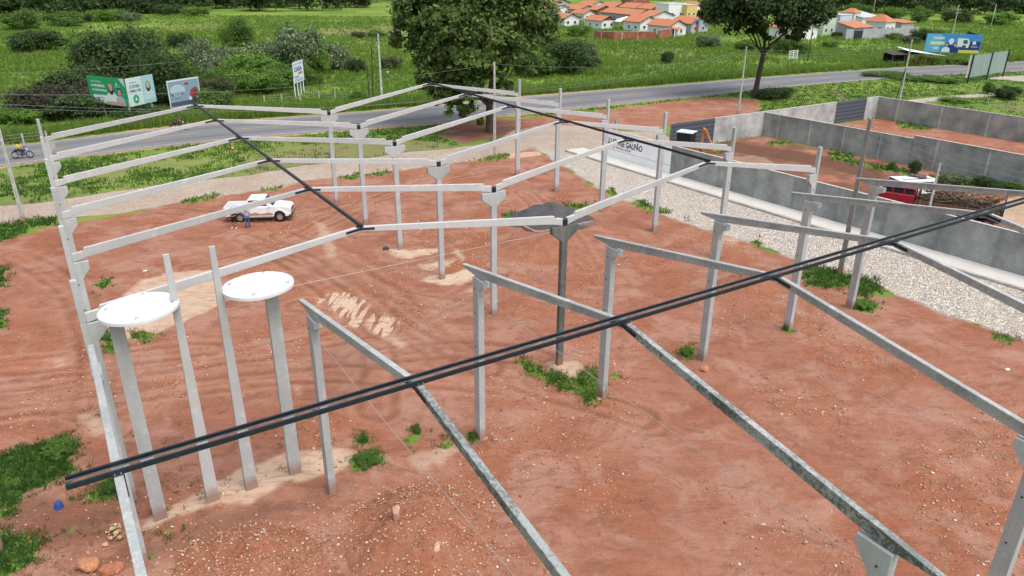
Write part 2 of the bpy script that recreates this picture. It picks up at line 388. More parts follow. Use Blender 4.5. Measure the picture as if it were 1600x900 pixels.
def hgt_np(x, y):
    x = np.asarray(x, float); y = np.asarray(y, float)
    ins = sstep(0.3, 4.0, sitedist(x, y))
    h = ins*(0.26*fbm(x*0.28+3, y*0.28, 3)+0.16*fbm(x*1.1, y*1.1+9, 4))
    for (c, r, a) in HEAPS_LOW:
        d = np.hypot(x-c[0], y-c[1]); h = h+a*np.exp(-(d/r)**2*1.6)*(1+0.5*fbm(x*1.3, y*1.3, 3))
    # wheel ruts sweeping across the earth
    ang = R(8); t = (y-0.25*x+2.5*np.sin(x*0.12))*1.0
    rut = np.sin(t*3.1+3*fbm(x*.15, y*.15, 2))*np.clip(fbm(x*.12+40, y*.12, 2)*3+.1, 0, 1)
    h = h+ins*0.05*rut
    tm = track_mask(x, y)
    if tm.size > 50000:
        global _tm_last, _rid_last; _tm_last = tm; _rid_last = track_mask.rid*(1-tm)
    h = h+.03*track_mask.rid*np.maximum(ins, .3)-0.06*tm*np.maximum(ins, .3)+.05*ins*fbm(x*2.6, y*2.6, 3)
    for p in P_YARD: h = h+sstep(0.5, 3.0, sdist(x, y, p))*(0.5*fbm(x*.5, y*.5, 4)-0.02)
    return h
def hz(x, y): return float(hgt_np(np.array([x]), np.array([y]))[0])

def axis(segs):
    out = []
    for a, b, n in segs: out += list(np.linspace(a, b, n, endpoint=False))
    return np.array(out+[segs[-1][1]])
gx = axis([(-2500,-400,16),(-400,-120,56),(-120,-45,110),(-45,-24,62),(-24,38,300),(38,75,100),(75,160,90),(160,420,60),(420,2500,16)])
gy = axis([(-60,12,30),(12,50,220),(50,95,170),(95,150,120),(150,260,100),(260,420,60),(420,3500,24)])
XX, YY = np.meshgrid(gx, gy); fx_, fy_ = XX.ravel(), YY.ravel()
ZZ = hgt_np(fx_, fy_); _tm_last = _tm_last
jag = 1.6*fbm(fx_*0.9, fy_*0.9, 4); jag2 = 0.7*fbm(fx_*2.3, fy_*2.3+4, 3)
sc_d = 1+np.clip((fy_-60)/80, 0, 3)
dirt = sstep(-0.35, 0.35, sitedist(fx_, fy_)+jag)
dirt = np.maximum(dirt, sstep(-0.5, 0.5, sdist(fx_, fy_, P_LOT)+jag*1.6))
P_PAVE = [tuple(W(53.3+.0481*(64-v)+o, v).xy) for o, vs_ in ((-2.7, (70, 8)), (.3, (8, 70))) for v in vs_]
dirt = np.maximum(dirt, sstep(-.4, .1, sdist(fx_, fy_, P_PAVE)))
for p in P_YARD: dirt = np.maximum(dirt, sstep(-0.3, 0.3, sdist(fx_, fy_, p)))
dirt = np.maximum(dirt, 0.85*sstep(-1.6, 0.4, sdist(fx_, fy_, P_ROAD)+0.7*jag))
cob = np.zeros_like(dirt)
for p in P_COB: cob = np.maximum(cob, sstep(-0.25, 0.3, sdist(fx_, fy_, p)+jag*0.55))
for p in (P_PATH, P_PATH2, P_PATH3): cob = np.maximum(cob, 0.9*sstep(-0.3, 0.5, sdist(fx_, fy_, p)+jag*0.6))
grass = (1-dirt)*(1-cob)
for p in GRASS: grass = np.maximum(grass, sstep(-0.25, 0.35, sdist(fx_, fy_, p)+jag2))
for p in GRASS: cob = cob*(1-sstep(-0.2, 0.4, sdist(fx_, fy_, p)+jag2))
sand = np.zeros_like(grass)
for p, a in SAND: sand = np.maximum(sand, a*sstep(-0.12, 0.22, sdist(fx_, fy_, p)+jag2*0.9))
stripe = np.zeros_like(grass)
for p in STRIPE: stripe = np.maximum(stripe, sstep(-.5, .1, sdist(fx_, fy_, p)))
packed = sstep(-2, 1, sdist(fx_, fy_, P_COB[0]))
sand = np.maximum(sand, .55*sstep(-2.6, .2, sdist(fx_, fy_, P_ROAD)+.8*jag)*(dirt > .1))
mud = np.zeros_like(grass)
for p, a in MUD: mud = np.maximum(mud, a*sstep(-0.6, 0.8, sdist(fx_, fy_, p)+jag))
FEET = [(u_-.2, 28.03+k_*6.84) for u_ in (0, 20.98, 40.24) for k_ in range(6)]+[(u_-.2, 24.3) for u_ in (0, 7, 13.95, 20.93, 27.85, 34.85, 40.75)]+[(u_, 26.3) for u_ in (.7, 2.6, 4.1, 5.9)]+[(13.75, 6.24), (20.7, 6.24)]
for u_, v_ in FEET:
    q_ = W(u_, v_); d_ = np.hypot(fx_-q_.x, fy_-q_.y)+.35*jag2
    mud = np.maximum(mud, .5*np.exp(-(d_/.55)**2)); ZZ += .07*np.exp(-(d_/.45)**2)
mud = np.maximum(mud, .75*sstep(-.5, 1, sdist(fx_, fy_, P_YARD[0]))*sstep(-.12, .12, fbm(fx_*.35, fy_*.35+2, 4)))
dry = np.zeros_like(grass)
for p, a in DRY: dry = np.maximum(dry, a*sstep(-2.5, 2.5, sdist(fx_, fy_, p)+jag*2.5))
trk_ = _tm_last
ln_ = sstep(-1, 1, sdist(fx_, fy_, PX([(0,268),(250,240),(520,212),(690,200),(770,218),(620,240),(460,262),(260,290),(0,325)])))
dry = np.maximum(dry, ln_*sstep(-.02, .10, -fbm(fx_*.22, fy_*.22+7, 4))*.5)
grv = np.clip(fbm(fx_*.22+11, fy_*.22+3, 3)*3.2+.25, 0, 1)
nxg, nyg = len(gx), len(gy)
ii = np.arange((nyg-1)*(nxg-1)); rr_ = ii//(nxg-1); cc_ = ii % (nxg-1); a0 = rr_*nxg+cc_
faces = np.stack([a0, a0+1, a0+nxg+1, a0+nxg], 1)

def ground_material():
    n = N('earth_and_grass'); p = n.geo('Position')
    m1 = n.sep(n.attr('mask_a')); m2 = n.sep(n.attr('mask_b'))
    gr, cb, sd = m1[0], m1[1], m1[2]; mu, dr, gv = m2[0], m2[1], m2[2]
    # red laterite earth
    big = n.noise(p, 0.16, 4, 0.6); med = n.noise(p, 0.9, 5, 0.6, 0.6); fine = n.noise(p, 7, 5, 0.7)
    trk = n.noise(n.mapping(p, (0.35, 3.4, 1), (0, 0, R(14))), 1.3, 4, 0.6, 1.0)
    col = n.mix(n.ramp(big, [(0.35, 0.0), (0.65, 1.0)]), (0.288, 0.113, 0.066), (0.325, 0.155, 0.105))
    col = n.mix(n.math('MULTIPLY', n.ramp(med, [(0.52, 0.0), (0.68, 1.0)]), 0.55), col, (0.225, 0.086, 0.050))
    col = n.mix(n.math('MULTIPLY', n.ramp(trk, [(0.55, 0.0), (0.68, 1.0)]), 0.30), col, (0.195, 0.076, 0.045))
    col = n.mix(n.math('MULTIPLY', n.ramp(trk, [(0.30, 1.0), (0.42, 0.0)]), 0.45), col, (0.40, 0.215, 0.145))
    col = n.mix(n.math('MULTIPLY', gv, n.ramp(fine, [(0.45, 0.0), (0.62, 0.75)])), col, (0.33, 0.115, 0.047))
    tk = n.sep(n.attr('mask_c'))[0]; tn = n.noise(n.mapping(p, (3, 3, 3)), 2.2, 3)
    pinkp = n.ramp(n.noise(p, .32, 5, .65, .8), [(.48, 0.0), (.60, 1.0)])
    col = n.mix(n.math('MULTIPLY', pinkp, .75), col, (.37, .205, .148))
    brn = n.ramp(n.noise(n.mapping(p, (1, 1.6, 1), (0, 0, R(30))), .5, 6, .7, 1.2), [(.53, 0.0), (.62, 1.0)])
    col = n.mix(n.math('MULTIPLY', brn, .6), col, (.205, .090, .056))
    edge_ = n.ramp(n.noise(p, .38, 5, .58, 1.5), [(.488, 0.0), (.50, .32), (.512, 0.0)]); col = n.mix(edge_, col, (.13, .058, .038))
    col = n.mix(n.math('MULTIPLY', tk, n.ramp(tn, [(.3, .3), (.6, .8)])), col, (.150, .062, .038))
    col = n.mix(n.math('MULTIPLY', n.math('SUBTRACT', 1.0, n.attr('mask_b', 'Alpha')), .55), col, (.42, .235, .16))
    # little light pebbles
    pb = n.vor(p, 5.5); pc = n.vor(p, 5.5, out='Color')
    pm = n.math('MULTIPLY', n.ramp(pb, [(0.19, 1.0), (0.25, 0.0)]), n.ramp(n.sep(pc)[0], [(0.60, 0.0), (0.64, 1.0)]))
    pm = n.math('MULTIPLY', pm, n.math('ADD', n.math('MULTIPLY', gv, 0.8), 0.2))
    col = n.mix(pm, col, (0.60, 0.36, 0.23))
    pb2 = n.vor(p, 14); pm2 = n.math('MULTIPLY', n.ramp(pb2, [(0.2, 1.0), (0.3, 0.0)]), n.ramp(n.sep(n.vor(p, 14, out='Color'))[1], [(0.66, 0.0), (0.7, 0.8)]))
    col = n.mix(n.math('MULTIPLY', pm2, gv), col, (0.40, 0.20, 0.105))
    col = n.mix(mu, col, n.mix(fine, (0.085, 0.042, 0.028), (0.19, 0.10, 0.067)))
    # sand / dried clay
    sdn = n.math('MULTIPLY', sd, n.ramp(n.noise(n.mapping(p, (0.5, 2.2, 1), (0, 0, R(-55))), 1.6, 4, 0.6, 0.5), [(0.36, 0.55), (0.5, 1.0)]))
    d0, d1 = np.array(G(534, 459)), np.array(G(517, 481)); an_ = math.atan2(*(d1-d0)[::-1])
    sw = n.noise(n.mapping(p, (.32, 2.6, 1), (0, 0, 0)), 1.0, 2) if False else None
    rot = n.new('ShaderNodeVectorRotate'); rot.rotation_type = 'Z_AXIS'; rot.inputs['Angle'].default_value = -an_; n.link(p, rot.inputs['Vector'])
    stn = n.noise(n.mapping(rot.outputs[0], (.35, 2.4, 1)), 1.15, 2, .4, .35)
    stm = n.ramp(stn, [(.46, 0.0), (.52, 1.0)]); sf = n.sep(n.attr('mask_c'))[1]
    sdn = n.math('MULTIPLY', sdn, n.math('SUBTRACT', 1.0, n.math('MULTIPLY', sf, n.math('SUBTRACT', 1.0, stm))))
    col = n.mix(sdn, col, n.mix(med, (0.48, 0.335, 0.23), (0.60, 0.47, 0.35)))
    # pale cobbles
    pj = n.mix(0.06, p, n.noise(p, 2.5, 2, out=1))
    cd = n.vor(pj, 7.0, 'DISTANCE_TO_EDGE'); cc = n.vor(pj, 7.0, out='Color')
    stone = n.mix(n.sep(cc)[0], (0.60, 0.54, 0.45), (0.88, 0.86, 0.80))
    stone = n.mix(n.ramp(n.sep(cc)[1], [(0.7, 0.0), (0.95, 0.8)]), stone, (0.56, 0.41, 0.29))
    cobc = n.mix(n.ramp(cd, [(0.02, 0.0), (0.09, 1.0)]), (0.36, 0.31, 0.26), stone)
    far_c = n.mix(n.ramp(n.noise(p, 0.25, 4, 0.6), [(0.4, 0.0), (0.65, 1.0)]), (0.62, 0.50, 0.39), (0.55, 0.39, 0.29))
    pk = n.sep(n.attr('mask_c'))[2]; cobc = n.mix(n.math('ADD', .22, n.math('MULTIPLY', pk, .55)), cobc, far_c)
    col = n.mix(cb, col, cobc)
    # grass
    gb = n.noise(p, 0.045, 4, 0.6); gm = n.noise(p, 0.6, 5, 0.65); gf = n.noise(p, 6, 4, 0.7)
    gcol = n.mix(n.ramp(gb, [(0.38, 0.0), (0.62, 1.0)]), (0.115, 0.200, 0.036), (0.215, 0.285, 0.055))
    gcol = n.mix(n.math('MULTIPLY', n.ramp(gm, [(0.45, 0.0), (0.7, 1.0)]), 0.6), gcol, (0.075, 0.150, 0.024))
    gcol = n.mix(n.math('MULTIPLY', n.ramp(gf, [(0.5, 0.0), (0.72, 1.0)]), 0.55), gcol, (0.042, 0.075, 0.018))
    gcol = n.mix(n.math('MULTIPLY', dr, n.ramp(gm, [(0.35, 0.9), (0.65, 0.45)])), gcol, (0.21, 0.165, 0.10))
    gmask = n.ramp(n.math('ADD', gr, n.math('MULTIPLY', n.math('SUBTRACT', gm, 0.5), 0.7)), [(0.42, 0.0), (0.56, 1.0)])
    col = n.mix(gmask, col, gcol)
    n.color(col); n.rough(0.95); n.b.inputs['Specular IOR Level'].default_value = 0.08
    h = n.math('ADD', n.math('MULTIPLY', fine, 0.5), n.math('MULTIPLY', med, 1.0))
    h = n.math('ADD', h, n.math('MULTIPLY', trk, 0.5))
    h = n.math('ADD', h, n.math('MULTIPLY', n.math('MULTIPLY', cb, n.ramp(cd, [(0.0, 0.0), (0.12, 1.0)])), 0.9))
    h = n.math('ADD', h, n.math('MULTIPLY', pm, 0.6))
    n.bump(h, 1.0, 0.14)
    return n.m
go = npmesh('ground', np.stack([fx_, fy_, ZZ], 1), faces, ground_material(), smooth=True)
for nm_, ch in (('mask_a', (grass, cob, sand)), ('mask_b', (mud, dry, grv)), ('mask_c', (trk_, stripe, packed))):
    at = go.data.color_attributes.new(nm_, 'FLOAT_COLOR', 'POINT')
    dat = np.ones((len(fx_), 4), np.float32)
    for k in range(3): dat[:, k] = ch[k]
    if nm_ == 'mask_b': dat[:, 3] = 1-_rid_last
    at.data.foreach_set('color', dat.ravel())
tag(go, kind='structure')

# ------------------------------------------------------------------ road
def resample(pts, n):
    p = np.array(pts); d = np.r_[0, np.cumsum(np.hypot(*np.diff(p, axis=0).T))]
    t = np.linspace(0, d[-1], n); return np.stack([np.interp(t, d, p[:, 0]), np.interp(t, d, p[:, 1])], 1)
def smooth(p, it=6):
    p = p.copy()
    for _ in range(it): p[1:-1] = (p[:-2]+2*p[1:-1]+p[2:])/4
    return p
ru = smooth(resample(PX(road_up), 120), 14); rl = smooth(resample(PX(road_lo), 120), 14)
mid = smooth((ru+rl)/2, 10); tan = np.gradient(mid, axis=0); tan /= np.linalg.norm(tan, axis=1)[:, None]; nor = np.stack([-tan[:, 1], tan[:, 0]], 1)
half = smooth(np.linalg.norm(ru-rl, axis=1)[:, None]/2, 30)[:, 0]*0.94
def strip(name, o0, o1, z, mat, i0=0, i1=120, name_kind='structure'):
    A = mid[i0:i1]+nor[i0:i1]*np.asarray(o0)[..., None]; B = mid[i0:i1]+nor[i0:i1]*np.asarray(o1)[..., None]
    n_ = len(A); V = np.concatenate([np.c_[A, np.full(n_, z)], np.c_[B, np.full(n_, z)]])
    F = np.stack([np.arange(n_-1), np.arange(1, n_), n_+np.arange(1, n_), n_+np.arange(n_-1)], 1)
    return V, F
n_ = N('asphalt'); p_ = n_.geo('Position')
cA = n_.mix(n_.noise(p_, 0.12, 4), (0.125, 0.130, 0.136), (0.185, 0.188, 0.192)); cA = n_.mix(n_.ramp(n_.noise(p_, 9, 4, .7), [(.4, 0.0), (.7, .35)]), cA, (0.23, 0.22, 0.22))
uvn = n_.attr('lane', 'Fac')
cA = n_.mix(n_.ramp(uvn, [(0.0, .8), (0.09, 0.0), (0.91, 0.0), (1.0, .8)]), cA, (0.29, 0.235, 0.19))     # dust washed over both edges
wear = n_.ramp(uvn, [(0.20, 0.0), (0.27, .5), (0.34, 0.0), (0.66, 0.0), (0.73, .5), (0.80, 0.0)])
cA = n_.mix(wear, cA, (0.075, 0.075, 0.080))
n_.color(cA); n_.rough(0.9); ASPH = n_.m
ks = np.linspace(-1, 1, 9); V = []; lane = []
for k in ks: V.append(np.c_[mid+nor*(half*k)[:, None], np.full(120, 0.035+0.05*(1-k*k))]); lane.append(np.full(120, (k+1)/2))
V = np.concatenate(V); ln = np.concatenate(lane); F = []
for k in range(8):
    a_ = k*120+np.arange(119); F.append(np.stack([a_, a_+1, a_+121, a_+120], 1))
ro = npmesh('road', V, np.concatenate(F)[:, ::-1], ASPH, smooth=True)
at = ro.data.attributes.new('lane', 'FLOAT', 'POINT'); at.data.foreach_set('value', ln.astype(np.float32))
tag(ro, kind='structure')
YEL = M('worn_yellow_line', (0.36, 0.27, 0.12), 0.85, 0, 0.35, 1.2); WLN = M('worn_white_line', (0.40, 0.39, 0.37), 0.85, 0, 0.35, 1.2)
def zr(k): return 0.035+0.05*(1-k*k)+0.006
for k0, k1, mt_, nm_ in ((-0.018, 0.018, YEL, 'centre_line'), (0.845, 0.872, WLN, 'edge_line'), (-0.872, -0.845, WLN, 'edge_line')):
    V, F = strip(nm_, half*k0, half*k1, zr((k0+k1)/2), mt_)
    if nm_ == 'centre_line': F = F[(np.arange(len(F)) % 6) < 4]
    tag(npmesh(nm_, V, F[:, ::-1], mt_), kind='structure')

# ------------------------------------------------------------------ pavement with kerb along the yard wall
WALL_A, WALL_B = (53.3, 64.0), (55.9, 10.0)
def wall_u(v): return WALL_A[0]+(WALL_B[0]-WALL_A[0])*(WALL_A[1]-v)/(WALL_A[1]-WALL_B[1])
b = MB(); vv = np.linspace(68.5, 8, 40); pr = []
for i in range(39):
    v0_, v1_ = vv[i], vv[i+1]
    q = [W(wall_u(v0_)-2.35, v0_), W(wall_u(v0_)-0.02, v0_), W(wall_u(v1_)-0.02, v1_), W(wall_u(v1_)-2.35, v1_)]
    lo_ = [(p.x, p.y, -0.1) for p in q]; hi_ = [(p.x, p.y, 0.16) for p in q]
    b.add(lo_+hi_, [(4, 5, 6, 7), (0, 1, 5, 4), (3, 2, 6, 7), (0, 3, 7, 4), (1, 2, 6, 5)][:1]+[(0, 3, 7, 4)]+([(0, 1, 5, 4)] if i == 0 else []))
n_ = N('pavement_cement'); p_ = n_.geo('Position')
c_ = n_.mix(n_.noise(p_, .5, 5, .6), (.44, .42, .38), (.60, .585, .55)); c_ = n_.mix(n_.ramp(n_.noise(p_, 2.3, 5, .7), [(.55, 0.0), (.72, .5)]), c_, (.36, .29, .23))
n_.color(c_); n_.rough(.9)
tag(b.build('pavement', n_.m), kind='structure')
b = MB()
for i in range(26):
    v0_, v1_ = vv[0]-0.02, 0
    v0_ = 68.5-i*2.3; v1_ = v0_-2.27
    q0, q1 = W(wall_u(v0_)-2.52, v0_), W(wall_u(v1_)-2.52, v1_); d = (q1-q0); ang_ = math.atan2(d.y, d.x)
    b.box(((q0.x+q1.x)/2, (q0.y+q1.y)/2, 0.045), (d.length, 0.15, 0.25), ang_)
tag(b.build('kerb', M('kerb_stone', (.42, .40, .36), .9, 0, .25, 3)), kind='structure')
# ================================================================== SHED FRAMES
V0, SP, CGAP, RNR = 28.03, 6.84, 3.73, 9.03
AM, AR, RU1, RU2 = 20.98, 40.24, 10.43, 30.51
U0 = -0.2
ZLOW, ZR1, ZR2 = 8.40, 9.68, 9.90
ORD = ['nearest the road', 'second from the road', 'third from the road', 'fourth from the road', 'fifth from the road', 'nearest the viewer']
DF = 0.50
def shaft(b, sx, sy, h, z0=-0.3): b.box((0, 0, (h+z0)/2), (sx, sy, h-z0)); return b
def far_column(side, k):
    v = V0+(6-k)*SP; u = {'left': 0, 'middle': AM, 'right': AR}[side]+U0
    zt = {'left': 9.55, 'middle': 7.10, 'right': 9.57}[side]
    p = W(u, v, hz(*W(u, v).xy)-0.0)
    extra = {'left': 'tall concrete column with one bracket in the left row', 'middle': 'concrete column with a forked head in the middle row',
             'right': 'tall concrete column with one bracket in the right row'}[side]
    if side == 'middle' and k == 6: extra = 'dark wet forked concrete column in the middle row by the grey gravel heap'; lab = extra
    else: lab = extra+', '+ORD[k-1]
    t = thing('concrete_column', lab, 'column', p, YAW, 'precast columns of the far frame')
    m = CONC_DARK if (side == 'middle' and k == 6) else CONC_COL
    z0 = -p.z
    ct = ZLOW-DF-0.01+z0
    if side == 'middle':
        shaft(MB(), 0.35, 0.24, 7.12+z0).build('shaft', m, t, bevel=0.012)
        zs = 7.06+z0; pr = [(-0.175, zs), (0.175, zs), (0.78, ct-0.36), (0.78, ct), (-0.78, ct), (-0.78, ct-0.36)]
        MB().prism(pr, 'y', -0.128, 0.128).build('forked_head', m, t, bevel=0.012)
        MB().box((0, -0.05, ct+0.15), (0.24, 0.16, 0.29)).build('steel_gutter_stub', STEEL_BLK, t)
    else:
        s = 1 if side == 'left' else -1
        MB().bbox((-s*.17, -.125, -.3), (s*.28, .125, ct-.002)).build('shaft', m, t, bevel=0.012)
        MB().bbox((-s*.168, -.123, ct-.05), (s*.03, .123, zt+z0)).build('parapet_stub', m, t, bevel=0.012)
        pr = [(s*0.2, ct-0.85), (s*0.62, ct-0.36), (s*0.62, ct), (s*0.2, ct)]
        if s < 0: pr = pr[::-1]
        MB().prism(pr, 'y', -0.1225, 0.1225).build('bracket', m, t, bevel=0.012)
        for q in (-1.0, -2.2): MB().lathe([(0.03, 0), (0.03, 0.02)], 8, (0.05*s, -0.13, ct+q), M=Matrix.Rotation(R(90), 4, 'X')).build('bolt_hole', BLACK, t)
    return t
for side in ('left', 'middle', 'right'):
    for k in range(1, 7): far_column(side, k)

def add_rafter(name, label, low, ang, L, rise, mat, lap=0.46, D=DF, wd=0.155, tip=False, plate=True, group=None):
    """low: world point of the top at the low end; runs along heading ang"""
    t = thing(name, label, 'rafter', low, ang, group)
    m = rise/L; b = MB()
    if not tip:
        pr = [(0, -D), (lap*1.3, lap*1.3*m-D+.09), (L, L*m-.21), (L, L*m), (lap+0.05, (lap+.05)*m), (lap, lap*m-0.13), (0, -0.13)]; D = .24
        b.prism(pr, 'y', -wd/2, wd/2)
    else:
        b.prism([(0.02, -0.11), (1.35, 1.35*m-D), (L-0.02, L*m-.26), (L-0.02, L*m-0.03), (0.02, -0.02)], 'y', -wd/2+0.022, wd/2-0.022)
        b.prism([(0, -0.09), (L, L*m-0.10), (L, L*m), (0, 0)], 'y', -wd/2, wd/2); D = .3
    b.build('concrete_beam', mat, t, bevel=0.01)
    if plate:
        b = MB(); w2 = wd/2+0.012
        for s in (-1, 1):
            q = [(L-0.62, (L-0.62)*m-D*0.62), (L-0.0, L*m-D*0.62), (L-0.0, L*m-D*0.25), (L-0.62, (L-0.62)*m-D*0.25)]
            b.prism(q, 'y', s*w2-0.011, s*w2+0.011)
        b.build('splice_plate', STEEL_BLK, t)
    return t
seg = [('left slope of the left bay', 0.05, RU1-0.005, ZR1), ('right slope of the left bay', AM-0.14, RU1+0.005, ZR1),
       ('left slope of the right bay', AM+0.14, RU2-0.005, ZR2), ('right slope of the right bay', AR-0.05, RU2+0.005, ZR2)]
for k in range(1, 7):
    v = V0+(6-k)*SP
    for nm_, ua, ub, zr_ in seg:
        add_rafter('concrete_rafter', 'pale rafter on the %s, frame %s' % (nm_, ORD[k-1]), W(ua+U0, v, ZLOW), YAW if ub > ua else YAW+math.pi, abs(ub-ua), zr_-ZLOW, CONC_NEW, group='rafters of the far frame')
for ru_, zr_, nm_ in ((RU1, ZR1, 'left'), (RU2, ZR2, 'right')):
    va, vb = V0-0.25, V0+5*SP+0.25
    t = thing('ridge_beam', 'slim black steel ridge beam along the %s ridge of the far frame' % nm_, 'steel beam', W(ru_+U0, va, zr_+0.07), YAW+math.pi/2)
    MB().box(((vb-va)/2, 0, 0), (vb-va, 0.10, 0.13)).build('steel_tube', STEEL_BLK, t)
    for k in range(1, 7):
        MB().box(((6-k)*SP+0.25, 0, -0.075), (0.22, 0.30, 0.016)).build('seat_plate', STEEL_BLK, t)

# ---- near shed: row of columns, rafters, twin channel ridge
NU = [0, 7.0, 13.95, 20.93, 27.85, 34.85, 40.75]
VN = V0-CGAP; VR = VN-RNR; VO = VN-2*RNR
ZRN, ZTIP, DN = 9.74, 8.14, 0.38
LN = RNR+1.23; slope = (ZRN-ZTIP)/LN
ZC = ZTIP+1.23*slope-DN
NO = ['leftmost, by the white slabs', 'second from the left', 'third from the left', 'fourth from the left', 'fifth from the left', 'sixth from the left', 'rightmost, by the green weeds']
def near_column(i, v, s, label):
    p = W(NU[i]+U0, v); p.z = hz(p.x, p.y)
    t = thing('concrete_column', label, 'column', p, YAW, 'precast columns of the near frame')
    zt = ZC-p.z
    shaft(MB(), 0.29, 0.44, zt).build('shaft', CONC_COL, t, bevel=0.014)
    dz_ = .5 if s < 0 else .85; pr = [(s*0.2, zt-0.004), (s*0.2, zt-dz_), (s*0.66, zt-0.27), (s*0.66, zt-0.004)]
    if s > 0: pr = pr[::-1]
    MB().prism(pr, 'x', -0.143, 0.143).build('corbel', CONC_COL, t, bevel=0.012)
    for q in (0.5, 1.6, 3.2): MB().lathe([(0.028, 0), (0.028, 0.02)], 8, (-0.149, 0.05, zt-q), M=Matrix.Rotation(R(-90), 4, 'Y')).build('bolt_hole', BLACK, t)
for i in range(7):
    near_column(i, VN, -1, 'grey concrete column under the weathered rafters, '+NO[i])
    mat = CONC_MID
    add_rafter('concrete_rafter', 'weathered rafter rising from its pointed end to the twin channels, '+NO[i], W(NU[i]+U0, VN+1.23, ZTIP), YAW-math.pi/2, LN-0.005, ZRN-ZTIP, mat, D=DN, wd=0.185, tip=True, group='far slope rafters of the near frame')
    if i < 6:
        add_rafter('concrete_rafter', 'weathered rafter on the viewer side of the twin channels, '+NO[i], W(NU[i]+U0, VO-1.23, ZTIP), YAW+math.pi/2, LN-0.005, ZRN-ZTIP, CONC_MID if i in (0, 4, 5, 3) else CONC_OLD, D=DN, wd=0.185, tip=True, group='near slope rafters of the near frame')
near_column(2, VO, 1, 'grey concrete column with a corbel under the lower end of a mouldy rafter, bottom right')
near_column(3, VO, 1, 'big grey concrete column cut off by the right edge of the photo')
t = thing('twin_channel_beam', 'pair of dark navy steel channels running along the ridge of the near frame', 'steel beam', W(-0.95+U0, VR, ZRN+0.08), YAW)
Lc = 46.0
for s in (-1, 1):
    b = MB(); y = s*0.18; H2 = 0.060
    b.bbox((0, y-0.006, -H2), (Lc, y+0.006, H2))
    yi = y-s*0.006
    for zz in (-H2, H2-0.012): b.bbox((0, yi-s*0.001, zz+0.0005), (Lc, yi-s*(0.05 if zz < 0 else .045), zz+0.0115), 1 if zz < 0 else 0)
    b.build('steel_channel', [STEEL_NAVY, M('dusty_flange', (.16, .155, .155), .6, .2, .3, 2)], t)
for i in range(7):
    b = MB(); b.bbox((NU[i]+0.95-0.11, -0.17, -0.071), (NU[i]+0.95+0.11, 0.17, -0.0625)); b.build('seat_plate', M('galvanised', (.42, .43, .44), .4, .6), t)
    b = MB()
    for s in (-1, 1):
        for dx in (-.06, .06): b.lathe([(.014, 0), (.014, .025)], 6, (NU[i]+0.95+dx, s*0.187, -0.02), M=Matrix.Rotation(R(90*-s), 4, 'X'))
    b.build('bolt', CHROME, t)
WIRE = M('steel_wire', (.42, .40, .38), .5, .5)
for i in (1, 2, 3):
    a, c_ = W(NU[i]+U0+0.0, VN-0.25, ZC-0.75), W(NU[i]+U0, VO+0.25, ZC-0.75)
    o = MB(); d = c_-a
    o.tube([d*f+Vector((0, 0, -0.10*math.sin(math.pi*f))) for f in np.linspace(0, 1, 9)], 0.011, 5)
    tag(o.build('tie_cable', WIRE, loc=a), 'thin tie cable under the near rafter, '+NO[i], 'cable', 'tie cables')
a, c_ = W(0.9+U0, V0-0.0, ZLOW-0.75), W(AM-0.5+U0, V0, ZLOW-0.75)
o = MB(); o.tube([(c_-a)*f for f in (0, .5, 1)], 0.010, 5)
tag(o.build('tie_cable', WIRE, loc=a), 'thin steel tie cable across the left bay behind the white slabs', 'cable', 'tie cables')

# ---- posts and oval slabs
for (u, h, lab) in ((0.78, 8.63, 'shorter concrete post carrying the left white rounded slab'), (2.72, 10.5, 'taller concrete post rising past the right end of the left rounded slab'),
                    (4.22, 10.5, 'taller concrete post rising past the left end of the right rounded slab'), (6.02, 8.63, 'shorter concrete post carrying the right white rounded slab')):
    p = W(u+U0*0.5, 26.3); p.z = hz(p.x, p.y)
    t = thing('concrete_post', lab, 'post', p, YAW, 'posts under the oval slabs')
    b = MB(); hh = h-p.z; z = -0.3; tp = .60 if h > 9 else .08
    def ring(z, k=1.0): f = (1-tp*max(z, 0)/hh)*k; return [(-.24*f, -.15*f, z), (.24*f, -.15*f, z), (.24*f, .15*f, z), (-.24*f, .15*f, z)]
    SIDES = [(0, 1, 5, 4), (1, 2, 6, 5), (2, 3, 7, 6), (3, 0, 4, 7)]
    for q in (2.1, 4.2, 6.3, 8.4, 20):
        z1 = min(hh, q-0.012); b.add(ring(z)+ring(z1), SIDES+[(3, 2, 1, 0), (4, 5, 6, 7)])
        if z1 >= hh: break
        b.add(ring(z1-.001, .97)+ring(z1+.013, .97), SIDES); z = q
    b.build('shaft', CONC_NEW if h > 9 else CONC_COL, t)
for (u, v, L, ra, lab) in ((1.58, 26.38, 2.64, .55, 'white rounded concrete slab on the leftmost post'), (5.60, 26.26, 2.60, .35, 'white rounded concrete slab on the post right of the other slab')):
    t = thing('oval_slab', lab, 'slab', W(u+U0*0.5, v, 8.632), YAW+ra)
    r = 1.18; hl = L/2-r; pr = []
    for j in range(33):
        a = -math.pi/2+math.pi*j/32; pr.append((hl+r*math.cos(a), r*math.sin(a)))
    for j in range(33):
        a = math.pi/2+math.pi*j/32; pr.append((-hl+r*math.cos(a), r*math.sin(a)))
    MB().prism(pr, 'z', 0, 0.13).build('slab', CONC_WHITE, t, bevel=0.01)
    for sx, sy in ((-.7, -.75), (.75, -.75), (-.7, .75), (.75, .75)):
        MB().tube([(sx-.04, sy, .12), (sx-.04, sy, .2), (sx+.04, sy, .2), (sx+.04, sy, .12)], .012, 5).build('lifting_loop', STEEL_BLK, t)

